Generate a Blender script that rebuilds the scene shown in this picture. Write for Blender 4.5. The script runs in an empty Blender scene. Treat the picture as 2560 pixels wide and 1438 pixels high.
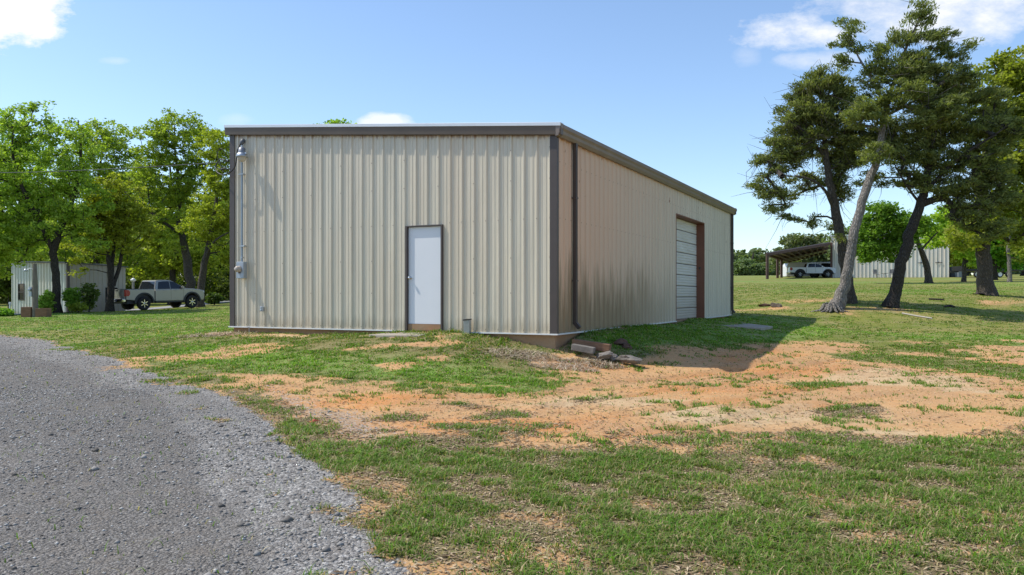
import bpy, bmesh, math, random
import numpy as np
from mathutils import Vector, Matrix
S = bpy.context.scene
COL = S.collection
F = 1990.0; HOR = 738.0; EYE = 1.6
PI = math.pi
def at(px, py, Y): return Vector(((px-1280)/F*Y, Y, EYE-(py-HOR)/F*Y))
# ------------------------------------------------------------------ noise
def _hash(ix, iy, s):
    h = (ix*374761393 + iy*668265263 + s*1442695041) & 0xffffffff
    h = ((h ^ (h >> 13))*1274126177) & 0xffffffff
    return ((h ^ (h >> 16)) & 0xffff)/65535.0
def vnoise(x, y, s=0):
    x = np.asarray(x, float); y = np.asarray(y, float)
    ix = np.floor(x).astype(np.int64); iy = np.floor(y).astype(np.int64)
    fx = x-ix; fy = y-iy; fx = fx*fx*(3-2*fx); fy = fy*fy*(3-2*fy)
    a = _hash(ix, iy, s); b = _hash(ix+1, iy, s); c = _hash(ix, iy+1, s); d = _hash(ix+1, iy+1, s)
    return (a*(1-fx)+b*fx)*(1-fy)+(c*(1-fx)+d*fx)*fy
def fbm(x, y, s=0, o=4):
    x = np.asarray(x, float); y = np.asarray(y, float)
    t = 0; w = .5; n = 0
    for k in range(o):
        t = t+w*vnoise(x*2**k+17.3*k, y*2**k+9.1*k, s+k); n += w; w *= .5
    return t/n
def sstep(a, b, x):
    t = np.clip((x-a)/(b-a), 0, 1); return t*t*(3-2*t)
# ------------------------------------------------------------------ main building frame
CX, CY, CZ = .918, 16.6, .795
UX = np.array([.893, -.45]); UX = UX/np.linalg.norm(UX); VY = np.array([-UX[1], UX[0]])
BANG = math.atan2(UX[1], UX[0])
def bw(lx, ly, lz=0):
    return Vector((CX+lx*UX[0]+ly*VY[0], CY+lx*UX[1]+ly*VY[1], CZ+lz))
def bl(x, y):
    dx = x-CX; dy = y-CY
    return dx*UX[0]+dy*UX[1], dx*VY[0]+dy*VY[1]
BWID, BLEN = 9.2, 18.0
# ------------------------------------------------------------------ terrain height
HP = []
def hp(x, y, z): HP.append((x, y, z))
for p in [(0,-30,0),(-40,-30,0),(40,-30,0),(0,0,0),(-8,0,0),(8,0,0),(-3,5,0),(3,5,0),(0,9,0.02),(6,9,.02),(-6,9,.03),(12,9,0.02),(-14,9,.05),
          (-6,14,.1),(-12,21,.18),(-18,28,.3),(-3,13.2,.1),(0,13.2,.08),(3,13.5,.05),(7,14.5,.05),(12,16,.08),(18,18,.15),(25,20,.2)]: hp(*p)
def hl(lx, ly, z): v = bw(lx, ly); hp(v.x, v.y, z)
hl(-9.6,-.3,.60); hl(-7,-.3,.62); hl(-4.5,-.3,.67); hl(-3.2,-.4,.73); hl(-2,-.3,.74); hl(-1,-.3,.58); hl(0,-.4,.38)
hl(-9.3,-2.2,.38); hl(-5,-2.2,.4); hl(-2.5,-2.2,.42); hl(0,-2,.22)
hl(.5,-.1,.33); hl(.3,1.2,.70); hl(.3,3,.74); hl(.3,6,.76); hl(.3,11,.78); hl(.3,18,.78); hl(-9.6,9,.8); hl(-9.6,18,.9)
hl(-4,9,.7); hl(-4,18,.8)
hl(1.4,.6,.22); hl(1.6,1.6,.42); hl(1.6,3,.52); hl(3.4,1,.07); hl(3.4,3,.16); hl(3.3,10,.43); hl(3.3,19,.63); hl(1.5,10,.62); hl(2.6,5,.3)
for (px, py, Y) in [(2000,870,21),(2300,850,24),(2560,850,25),(2200,800,32),(2560,790,34),(2095,770,34),(2228,772,34),(2465,738,42),(2560,738,44),(2700,730,46),
        (1900,770,36),(2320,710,58),(2560,705,60),(1920,698,90),(2200,694,95),(2560,692,95),(1870,691,150),(2560,688,170),(1840,690,250),(2700,688,300),
        (300,790,42),(0,795,40.5),(-300,800,36),(88,793,41),(140,782,46),(366,777,50),(500,770,54),(172,784,50),(32,780,58),(580,757,70),(300,750,90),(0,752,90),(560,742,100),
        (300,740,200),(-600,745,100),(1100,700,100),(1200,692,200)]:
    v = at(px, py, Y); hp(v.x, v.y, v.z)
HP = np.array(HP)
# distances are compressed far away so one thin-plate fit serves near and far
def warp(x, y):
    return np.arcsinh(x/14.0)*14.0, np.arcsinh((y-14)/14.0)*14.0
hx, hy = warp(HP[:,0], HP[:,1])
def tps(r2): return np.where(r2 > 1e-9, .5*r2*np.log(r2+1e-12), 0)
n = len(HP)
A = np.zeros((n+3, n+3)); r2 = (hx[:,None]-hx)**2+(hy[:,None]-hy)**2
A[:n,:n] = tps(r2)+np.eye(n)*.12; A[:n,n] = 1; A[:n,n+1] = hx; A[:n,n+2] = hy; A[n:,:n] = A[:n,n:].T
W = np.linalg.solve(A, np.concatenate([HP[:,2], np.zeros(3)]))
def hbase(x, y):
    x = np.atleast_1d(np.asarray(x, float)); y = np.atleast_1d(np.asarray(y, float))
    a, b = warp(x, y); out = np.empty(len(a))
    for i in range(0, len(a), 40000):
        aa = a[i:i+40000]; bb = b[i:i+40000]
        out[i:i+40000] = tps((aa[:,None]-hx)**2+(bb[:,None]-hy)**2)@W[:n]+W[n]+W[n+1]*aa+W[n+2]*bb
    far = np.clip((np.hypot(x, y)-260)/400, 0, 1)
    out = np.clip(out, -.4, 9)*(1-far)+6.5*far
    return out
def H(x, y):
    x = np.atleast_1d(np.asarray(x, float)); y = np.atleast_1d(np.asarray(y, float))
    z = hbase(x, y)
    near = np.exp(-np.maximum(0, np.hypot(x, y-10)-14)/25)
    z = z+(fbm(x*.45, y*.45, 3, 3)-.5)*.09*near+(fbm(x*2.6, y*2.6, 9, 3)-.5)*.035*near
    lx, ly = bl(x, y)                                   # keep the soil off the inside of the walls
    inside = (lx > -BWID-.0) & (lx < 0.02) & (ly > 0.0) & (ly < BLEN)
    return np.where(inside, np.minimum(z, .5), z)
def hz(x, y): return float(H([x], [y])[0])
_mt = np.concatenate([np.arange(3, 40, .1), np.arange(40, 300, .5)])
def gp(px, py):
    X = (px-1280)/F*_mt; Z = EYE-(py-HOR)/F*_mt
    d = Z-hbase(X, _mt); i = np.argmax(d < 0)
    if d[i] >= 0: i = len(_mt)-1
    return X[i], _mt[i]
def pip(poly, x, y):
    c = np.zeros(len(x), bool); j = len(poly)-1
    for i in range(len(poly)):
        xi, yi = poly[i]; xj, yj = poly[j]
        k = ((yi > y) != (yj > y))
        if yi != yj:
            c ^= k & (x < (xj-xi)*(y-yi)/(yj-yi)+xi)
        j = i
    return c
def soft(poly, x, y, r=.3, wob=.5, s=5, fr=.8):
    wx = x+(fbm(x*fr, y*fr, s, 4)-.5)*2*wob; wy = y+(fbm(x*fr, y*fr, s+20, 4)-.5)*2*wob
    a = 0
    for k in range(6):
        a = a+pip(poly, wx+r*math.cos(k*PI/3), wy+r*math.sin(k*PI/3))
    return a/6.0
GRAV = [gp(*p) for p in [(0,836),(110,850),(200,875),(320,915),(430,950),(560,985),(640,1030),(720,1090),(790,1145),(860,1200),(900,1270),(930,1350),(1010,1438)]]
GRAV += [(-.3, 3.2), (-.1, 0), (-.1, -25), (-80, -25), (-80, 33)]
DIRT = [gp(*p) for p in [(500,928),(620,932),(850,955),(1100,985),(1330,990),(1420,975),(1400,930),(1330,900),(1340,868),(1400,878),(1500,905),(1610,925),(1640,880),(1620,840),(1700,850),(1760,872),(1900,852),(2100,852),
        (2180,872),(2060,885),(2250,912),(2420,925),(2560,955),(2760,985),(2760,1075),(2560,1085),(2400,1105),(2260,1090),(2000,1075),(1850,1085),(1720,1090),(1650,1135),(1500,1120),(1330,1150),(1230,1110),(1120,1095),(1000,1105),(930,1125),(860,1120),(770,1075),(700,1035),(610,985),(540,955)]]
DIRT2 = [gp(*p) for p in [(2300,858),(2420,845),(2560,850),(2760,860),(2760,930),(2560,915),(2380,900)]]
DIRT3 = [gp(*p) for p in [(1840,760),(1980,752),(2100,750),(2300,752),(2500,735),(2700,735),(2700,790),(2400,775),(2250,782),(1950,790),(1850,792)]]
def ell(px, py, rx, ry):
    return [gp(px+rx*math.cos(a), py+ry*math.sin(a)) for a in np.linspace(0, 2*PI, 14)[:-1]]
TUFTS = [ell(*e) for e in [(2110,1030,105,17),(1150,1020,45,8),(1250,1040,55,10),(1200,1075,110,16),(1390,1068,38,9),(1565,1092,34,10),(1000,1052,60,7),(1310,1090,40,12),(960,1082,25,6),
        (870,1088,25,6),(1730,975,18,7),(1510,972,30,6),(1700,1100,90,20),(2060,960,110,10),(1490,1000,60,5)]]
PALE = [ell(*e) for e in [(1830,1050,260,22),(2200,945,150,26),(2050,1035,240,12),(2350,960,120,22),(2200,1080,180,18),(1500,1010,250,22),(1450,890,80,12),(600,845,80,8),(900,1110,130,20)]]
ORNG = [ell(*e) for e in [(1480,905,130,14),(1930,880,60,12),(1850,900,80,16),(2000,930,230,16),(1250,1070,330,20),(950,1000,180,18),(1880,975,260,13),(2450,920,130,16),(1650,1010,200,12)]]
VERGE = [gp(*p) for p in [(330,900),(440,932),(560,962),(650,1015),(740,1075),(830,1125),(900,1150),(930,1125),(840,1085),(770,1050),(690,1005),(600,962),(500,930),(380,900)]]
SPILL = [gp(*p) for p in [(590,965),(700,985),(850,1035),(980,1085),(960,1115),(860,1100),(760,1055),(680,1010)]]
LUSH = [gp(*p) for p in [(420,860),(640,862),(900,895),(1200,915),(1400,960),(1330,985),(1000,965),(700,935),(440,915)]]
SHEDGRASS = [bw(*p)[:2] for p in [(.1,.8),(.1,18),(2.6,18),(4.6,14),(3.6,8),(2.0,4.2),(1.9,2.2),(1.2,1.2)]]
def masks(x, y):
    gr = soft(GRAV, x, y, .10, .17, 31, 2.6)
    d = soft(DIRT, x, y, .3, .8, 5, 1.7)
    d = np.maximum(d, .85*soft(DIRT2, x, y, .8, 1.2, 8)*(fbm(x*.9, y*.9, 77, 4) > .47))
    d = np.maximum(d, soft(DIRT3, x, y, 1.5, 2.5, 12)*sstep(.46, .62, fbm(x*.35, y*.6, 45, 4))*.72)
    g = 1-d
    for t in TUFTS: g = np.maximum(g, soft(t, x, y, .12, .35, 51, 2.0)*.9)
    near = y < 13
    hol = sstep(.47, .66, .55*fbm(x*.75+4, y*.9, 60, 3)+.45*fbm(x*3.1, y*3.6, 64, 4))*sstep(14, 11, y)      # bare holes in the foreground turf
    g = g*(1-.70*hol)
    hol2 = sstep(.56, .66, fbm(x*.5+4, y*.9, 160, 4))*sstep(12, 14, y)*sstep(26, 20, y)
    g = g*(1-.7*hol2)
    sg = soft(SHEDGRASS, x, y, .25, .4, 14); g = np.maximum(g, sg*.95)
    lx, ly = bl(x, y)
    fr = np.clip(1-np.abs(ly+.5)/.55, 0, 1)*(lx > -6.4)*(lx < -1.2); g = np.maximum(g, fr*.9*sstep(.3, .55, fbm(x*1.7, y*1.7, 88, 3)))
    st = np.clip(1-np.abs(ly+.35)/.4, 0, 1)*((lx < -6.3) & (lx > -10)); g = g*(1-.85*st)
    pale = 0
    for t in PALE: pale = np.maximum(pale, soft(t, x, y, .3, .8, 71))
    pale = np.maximum(pale, st)
    org = 0
    for t in ORNG: org = np.maximum(org, soft(t, x, y, .3, .8, 91))
    lush = np.maximum(soft(LUSH, x, y, .5, .7, 33), sg)
    lush = np.maximum(lush, sstep(.5, .65, fbm(x*.12, y*.3, 200, 3))*.8*(y > 14))
    near_edge = soft(GRAV, x, y, .45, .5, 131, 1.2)*(1-gr)*sstep(.38, .55, fbm(x*1.3, y*1.3, 171, 3))
    g = np.maximum(g, sstep(.1, .5, near_edge)*.9)
    gr = gr*(1-.6*sstep(.56, .66, fbm(x*1.6+9, y*1.6, 181, 4))*(1-sstep(.55, 1., soft(GRAV, x, y, .8, .3, 132, 1.2))))
    g = np.maximum(g, .95*soft(VERGE, x, y, .12, .22, 55, 2.2)*sstep(.36, .5, fbm(x*2.2, y*2.2, 177, 3)))
    g = g*(1-gr)
    spill = np.exp(-np.maximum(0, x-(-2.6-(y-9)*.62))**2/1.2)*(gr < .5)*sstep(6.5, 8, y)*sstep(15, 12, y)*.25*(1-g); spill = np.maximum(spill, .75*soft(SPILL, x, y, .3, .4, 57, 1.)*(1-g))
    return g, gr, org, pale, lush, spill
# ------------------------------------------------------------------ mesh helpers
def fast(name, V, Fc, mat, parent=None, attrs=None, smooth=False):
    V = np.asarray(V, np.float32).reshape(-1, 3); Fc = np.asarray(Fc, np.int32)
    me = bpy.data.meshes.new(name); k = Fc.shape[1]; nf = len(Fc)
    me.vertices.add(len(V)); me.vertices.foreach_set('co', V.ravel())
    me.loops.add(nf*k); me.loops.foreach_set('vertex_index', Fc.ravel())
    me.polygons.add(nf); me.polygons.foreach_set('loop_start', np.arange(nf, dtype=np.int32)*k)
    me.polygons.foreach_set('loop_total', np.full(nf, k, np.int32))
    if smooth: me.polygons.foreach_set('use_smooth', np.ones(nf, bool))
    for an, arr in (attrs or {}).items():
        arr = np.asarray(arr, np.float32)
        if arr.ndim == 1:
            a = me.attributes.new(an, 'FLOAT', 'POINT'); a.data.foreach_set('value', arr)
        else:
            a = me.attributes.new(an, 'FLOAT_COLOR', 'POINT'); a.data.foreach_set('color', arr.ravel())
    me.update(calc_edges=True); me.validate()
    me.materials.append(mat)
    o = bpy.data.objects.new(name, me); COL.objects.link(o)
    if parent: o.parent = parent
    return o
class MB:
    def __init__(s): s.v = []; s.f = []; s.m = []; s.sm = []
    def add(s, v, f, m=0, sm=False):
        b = len(s.v); s.v += [tuple(p) for p in v]
        for q in f: s.f.append(tuple(i+b for i in q)); s.m.append(m); s.sm.append(sm)
        return s
    def box(s, a, b, m=0, M=None):
        x0, y0, z0 = a; x1, y1, z1 = b
        v = [Vector(p) for p in [(x0,y0,z0),(x1,y0,z0),(x1,y1,z0),(x0,y1,z0),(x0,y0,z1),(x1,y0,z1),(x1,y1,z1),(x0,y1,z1)]]
        if M: v = [M@p for p in v]
        return s.add(v, [(3,2,1,0),(4,5,6,7),(0,1,5,4),(1,2,6,5),(2,3,7,6),(3,0,4,7)], m)
    def tube(s, pts, r, n=8, m=0, sm=True, cap=True):
        pts = [Vector(p) for p in pts]; rs = r if isinstance(r, (list, tuple)) else [r]*len(pts)
        v = []; up = None
        for i, p in enumerate(pts):
            d = (pts[min(i+1, len(pts)-1)]-pts[max(i-1, 0)]).normalized()
            if up is None:
                up = Vector((0,0,1)) if abs(d.z) < .9 else Vector((1,0,0))
            a = (up-d*up.dot(d)).normalized(); up = a; b = d.cross(a)
            for k in range(n):
                t = 2*PI*k/n; v.append(p+(a*math.cos(t)+b*math.sin(t))*rs[i])
        f = [(i*n+k, i*n+(k+1) % n, (i+1)*n+(k+1) % n, (i+1)*n+k) for i in range(len(pts)-1) for k in range(n)]
        s.add(v, f, m, sm)
        if cap: s.add(v[:n], [tuple(range(n))[::-1]], m); s.add(v[-n:], [tuple(range(n))], m)
        return s
    def lathe(s, prof, n=24, M=None, m=0, sm=True):
        v = []
        for (r, z) in prof:
            for k in range(n):
                t = 2*PI*k/n; p = Vector((r*math.cos(t), r*math.sin(t), z)); v.append(M@p if M else p)
        f = [(i*n+k, i*n+(k+1) % n, (i+1)*n+(k+1) % n, (i+1)*n+k) for i in range(len(prof)-1) for k in range(n)]
        return s.add(v, f, m, sm)
    def prism(s, poly, d0, d1, fn, m=0):      # poly in 2D, fn(a,b,depth)->3D
        k = len(poly); v = [fn(a, b, d0) for a, b in poly]+[fn(a, b, d1) for a, b in poly]
        f = [tuple(range(k)), tuple(range(2*k-1, k-1, -1))]+[(i, k+i, k+(i+1) % k, (i+1) % k) for i in range(k)]
        return s.add(v, f, m)
    def obj(s, name, mats, parent=None, bevel=0, fix=True, seg=2):
        me = bpy.data.meshes.new(name); me.from_pydata(s.v, [], s.f)
        for mm in (mats if isinstance(mats, (list, tuple)) else [mats]): me.materials.append(mm)
        me.polygons.foreach_set('material_index', s.m); me.polygons.foreach_set('use_smooth', s.sm)
        if fix:
            bm = bmesh.new(); bm.from_mesh(me); bmesh.ops.recalc_face_normals(bm, faces=bm.faces); bm.to_mesh(me); bm.free()
        o = bpy.data.objects.new(name, me); COL.objects.link(o)
        if parent: o.parent = parent
        if bevel:
            b = o.modifiers.new('bevel', 'BEVEL'); b.width = bevel; b.segments = seg; b.limit_method = 'ANGLE'; b.angle_limit = math.radians(35)
        return o
def tag(o, label, cat=None, group=None):
    o['label'] = label
    if cat: o['category'] = cat
    if group: o['group'] = group
    return o
def struct(o, kind='structure'): o['kind'] = kind; return o
def empty(name, loc, rz=0, label=None, cat=None, group=None):
    o = bpy.data.objects.new(name, None); COL.objects.link(o); o.location = loc; o.rotation_euler = (0, 0, rz); o.empty_display_size = .3
    if label: tag(o, label, cat, group)
    return o
# ------------------------------------------------------------------ material helpers
class NT:
    def __init__(s, name):
        s.mat = bpy.data.materials.new(name); s.mat.use_nodes = True; s.t = s.mat.node_tree; s.t.nodes.clear()
        s.out = s.t.nodes.new('ShaderNodeOutputMaterial')
    def n(s, ty, **kw):
        nd = s.t.nodes.new('ShaderNode'+ty)
        for k, v in kw.items():
            if k.startswith('_'): setattr(nd, k[1:], v)
            else: s.set(nd, k, v)
        return nd
    def set(s, nd, k, v):
        inp = nd.inputs[int(k[1:])] if (k[0] == 'i' and k[1:].isdigit()) else nd.inputs[k.replace('_', ' ')]
        if isinstance(v, bpy.types.NodeSocket): s.t.links.new(v, inp)
        else: inp.default_value = v
    def obj(s): return s.n('TexCoord').outputs['Object']
    def geo(s): return s.n('NewGeometry').outputs['Position']
    def mapv(s, v, sc): return s.n('Mapping', Vector=v, Scale=sc).outputs[0]
    def noise(s, v, scale, det=4, rough=.55): return s.n('TexNoise', Vector=v, Scale=scale, Detail=det, Roughness=rough).outputs['Fac']
    def ramp(s, f, stops):
        r = s.n('ValToRGB', Fac=f); e = r.color_ramp.elements
        while len(e) < len(stops): e.new(.5)
        for q, (p, c) in zip(e, stops):
            q.position = p; q.color = (c, c, c, 1) if isinstance(c, (int, float)) else (*c, 1)
        return r.outputs[0]
    def mix(s, f, a, b, bt='MIX'):
        m = s.n('Mix', _data_type='RGBA', _blend_type=bt)
        s.set(m, 'i0', f)
        for i, c in ((6, a), (7, b)):
            s.set(m, 'i%d' % i, c if isinstance(c, bpy.types.NodeSocket) else (*c, 1))
        return m.outputs[2]
    def math(s, op, a, b=0., c=None, clamp=False):
        m = s.n('Math', _operation=op, _use_clamp=clamp); s.set(m, 'i0', a); s.set(m, 'i1', b)
        if c is not None: s.set(m, 'i2', c)
        return m.outputs[0]
    def attr(s, name): return s.n('Attribute', _attribute_name=name)
    def bump(s, h, st=.5, dist=.01): return s.n('Bump', Height=h, Strength=st, Distance=dist).outputs[0]
    def pbr(s, col, rough=.7, metal=0., normal=None, **kw):
        p = s.n('BsdfPrincipled', Roughness=rough, Metallic=metal, **kw)
        s.set(p, 'Base_Color', col if isinstance(col, bpy.types.NodeSocket) else (*col, 1))
        if normal: s.set(p, 'Normal', normal)
        s.t.links.new(p.outputs[0], s.out.inputs[0]); return s.mat
def simple(name, col, rough=.6, metal=0., var=.15, scale=6., bump=0.):
    t = NT(name); v = t.obj(); nz = t.noise(v, scale, 5)
    c2 = tuple(min(1, c*(1+var)) for c in col); c1 = tuple(c*(1-var) for c in col)
    c = t.mix(nz, c1, c2)
    nb = t.bump(t.noise(v, scale*8, 4), .5, bump) if bump else None
    return t.pbr(c, rough, metal, nb)
def wallmat(name, side=False, base=(.66,.60,.47), drips=True):
    t = NT(name); v = t.obj()
    sep = t.n('SeparateXYZ', Vector=v); z = sep.outputs[2]
    st = t.noise(t.mapv(v, (9,9,.35)), 1., 5, .6)
    big = t.noise(t.mapv(v, (.5,.5,.3)), 1., 3)
    c = t.mix(t.ramp(st, [(.35,0),(.7,1)]), tuple(b*.86 for b in base), tuple(min(1, b*1.06) for b in base))
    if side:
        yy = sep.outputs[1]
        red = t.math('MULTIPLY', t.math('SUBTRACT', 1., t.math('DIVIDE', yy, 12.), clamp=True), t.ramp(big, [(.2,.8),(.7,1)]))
        c = t.mix(t.math('MULTIPLY', red, 1.0), c, (.66,.45,.29))  # red-soil bounce light and dust painted in together, fading along the wall
        # green and brown mould splashed up from the ground
        n1 = t.noise(t.mapv(v, (14,7,.6)), 1., 5, .7); n2 = t.noise(t.mapv(v, (1.2,1.0,.25)), 1., 3)
        hgt = t.math('SUBTRACT', 1.08, t.math('DIVIDE', z, 1.75))
        k = t.math('ADD', hgt, t.math('MULTIPLY', t.math('SUBTRACT', n1, .5), 1.9))
        k = t.math('ADD', k, t.math('MULTIPLY_ADD', t.math('SUBTRACT', n2, .5), .9, .08))
        fall = t.math('SUBTRACT', 1., t.math('DIVIDE', t.math('SUBTRACT', yy, 4.), 7.), clamp=True)
        k = t.math('MULTIPLY', t.ramp(k, [(.25,0),(.85,1)]), fall)
        c = t.mix(t.math('MULTIPLY', k, .74), c, t.mix(n2, (.12,.10,.028), (.17,.125,.055)))
        sp = t.noise(t.mapv(v, (14,9,5)), 1., 2, .5)
        k2 = t.math('MULTIPLY', t.ramp(sp, [(.70,0),(.76,1)]), t.ramp(t.math('DIVIDE', z, 4.), [(.6,0),(.9,.8)]))
        c = t.mix(k2, c, (.22,.10,.05))
    else:
        n1 = t.noise(t.mapv(v, (12,12,1.2)), 1., 4, .7)
        hgt = t.math('SUBTRACT', 1., t.math('DIVIDE', z, .55))
        k = t.ramp(t.math('ADD', hgt, t.math('MULTIPLY', t.math('SUBTRACT', n1, .5), 1.6)), [(.45,0),(1.,1)])
        c = t.mix(t.math('MULTIPLY', k, .6), c, (.25,.20,.12))
        xx = sep.outputs[0]
        warm = t.math('MULTIPLY', t.ramp(t.noise(t.mapv(v, (1.1,1,.2)), 1., 3), [(.4,0),(.7,1)]), .45)
        c = t.mix(warm, c, (.62,.50,.36))
        # rusty drips below the eave
        hz_ = t.math('ADD', z, t.math('MULTIPLY', xx, .0902))       # height measured along the sloping eave
        k3 = t.math('ADD', t.math('DIVIDE', t.math('SUBTRACT', hz_, 3.98), .16), t.math('MULTIPLY', t.math('SUBTRACT', n1, .5), 2.2))
        c = t.mix(t.math('MULTIPLY', t.ramp(k3, [(.5,0),(1.1,1)]), .8 if drips else 0.), c, (.22,.12,.07))
    nb = t.bump(t.noise(t.mapv(v, (2,2,1)), 2., 3), .5, .012)
    return t.pbr(c, .38 if not side else .5, 0., nb)
M = {}
M['wall'] = wallmat('painted_panel')
M['wall_side'] = wallmat('painted_panel_bounce_dust', True)
M['trim'] = simple('brown_trim', (.07,.054,.047), .45, 0, .2, 3)
M['gutter'] = simple('brown_gutter', (.20,.16,.13), .45, 0, .25, 2)
M['fascia'] = simple('fascia_brown', (.11,.085,.066), .45, 0, .2, 2)
M['white_metal'] = simple('white_metal', (.72,.72,.70), .4, 0, .08, 5)
M['roof_edge'] = simple('pale_roof_metal', (.66,.68,.70), .35, .2, .08, 3)
M['galv'] = simple('galvanised', (.42,.45,.48), .42, .7, .25, 9)
M['galv_paint'] = simple('grey_blue_conduit', (.26,.32,.37), .45, .3, .2, 9)
M['black'] = simple('black_rubber', (.012,.012,.013), .5, 0, .2, 9)
M['door_white'] = simple('door_white', (.74,.755,.78), .4, 0, .03, 2)
M['chrome'] = simple('chrome', (.7,.7,.7), .15, 1, .05, 2)
M['glass_dark'] = simple('dark_glass', (.012,.016,.022), .06, 0, .1, 2)
def concrete(name, c1, c2, sc=4):
    t = NT(name); v = t.obj(); nz = t.noise(v, sc, 8, .65); n2 = t.noise(v, sc*14, 4, .6)
    c = t.mix(t.ramp(nz, [(.3,0),(.7,1)]), c1, c2); c = t.mix(t.math('MULTIPLY', n2, .35), c, (.06,.05,.04))
    return t.pbr(c, .9, 0, t.bump(t.math('ADD', nz, t.math('MULTIPLY', n2, .3)), .6, .02))
M['found'] = concrete('stained_concrete', (.40,.20,.085), (.42,.28,.165), 1.4)
M['rock'] = concrete('grey_rock', (.11,.095,.08), (.27,.24,.21), 3)
M['slab'] = concrete('pale_concrete', (.36,.30,.23), (.46,.42,.35), 3)
M['clay'] = concrete('dark_clay', (.07,.035,.022), (.14,.07,.04), 5)
def woodmat(name, c1, c2, ax=(1,8,8)):
    t = NT(name); v = t.mapv(t.obj(), ax); nz = t.noise(v, 4, 6, .7)
    return t.pbr(t.mix(t.ramp(nz, [(.3,0),(.7,1)]), c1, c2), .85, 0, t.bump(nz, .6, .01))
M['timber'] = woodmat('weathered_timber', (.15,.075,.04), (.27,.15,.085))
M['pole'] = woodmat('grey_pole_wood', (.11,.09,.07), (.24,.20,.16), (8,8,1))
M['steel_brown'] = simple('brown_steel', (.10,.05,.038), .6, 0, .3, 2)
def bark(name, c1, c2, sc=1.):
    t = NT(name); v = t.mapv(t.obj(), (7*sc,7*sc,1.6*sc)); nz = t.noise(v, 2.5, 8, .7)
    vo = t.n('TexVoronoi', Vector=v, Scale=3., _feature='DISTANCE_TO_EDGE').outputs[0]
    k = t.ramp(t.math('ADD', t.math('MULTIPLY', vo, 1.4), t.math('MULTIPLY', nz, .5)), [(.15,0),(.75,1)])
    return t.pbr(t.mix(k, c1, c2), .95, 0, t.bump(k, .9, .05))
M['bark_oak'] = bark('oak_bark', (.035,.028,.022), (.15,.125,.10))
M['bark_dark'] = bark('dark_bark', (.02,.015,.012), (.085,.07,.055))
M['bark_grey'] = bark('silver_bark', (.10,.088,.078), (.34,.31,.28), .8)
def leaf(name, cols, trans=.5, rough=.55, hv=1.):
    t = NT(name); a = t.attr('var').outputs['Fac']
    c = t.ramp(a, [(i/(len(cols)-1), q) for i, q in enumerate(cols)])
    oi = t.n('ObjectInfo').outputs['Random']
    hs = t.n('HueSaturation', Color=c, Hue=t.math('MULTIPLY_ADD', oi, .04*hv, .5-.02*hv), Value=t.math('MULTIPLY_ADD', oi, .4*hv, 1-.2*hv))
    c = hs.outputs[0]
    p = t.n('BsdfPrincipled', Base_Color=c, Roughness=rough); p.inputs['Specular IOR Level'].default_value = .25
    tr = t.n('BsdfTranslucent', Color=t.mix(1., c, (1.15,1.3,.5), 'MULTIPLY'))
    m = t.n('MixShader', Fac=trans); t.t.links.new(p.outputs[0], m.inputs[1]); t.t.links.new(tr.outputs[0], m.inputs[2])
    t.t.links.new(m.outputs[0], t.out.inputs[0]); return t.mat
M['leaf_oak'] = leaf('oak_leaves', [(.15,.21,.03),(.26,.34,.045),(.38,.46,.07),(.50,.57,.14)])
M['leaf_lime'] = leaf('lime_leaves', [(.12,.23,.025),(.18,.34,.04),(.26,.44,.07)])
M['leaf_yel'] = leaf('yellow_green_leaves', [(.21,.28,.03),(.38,.46,.05),(.54,.60,.11)])
M['leaf_dark'] = leaf('dark_leaves', [(.05,.08,.018),(.10,.15,.03),(.17,.23,.045)], .4)
M['leaf_cedar'] = leaf('cedar_sprays', [(.08,.105,.035),(.16,.19,.06),(.25,.275,.085),(.34,.35,.13)], .4, .7, .2)
M['leaf_far'] = leaf('far_leaves', [(.10,.14,.06),(.17,.21,.09),(.24,.28,.13)], .4)
M['grass'] = leaf('grass_blades', [(.46,.36,.20),(.26,.23,.09),(.115,.165,.025),(.12,.23,.022),(.26,.41,.05)], .35, .6)
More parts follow.
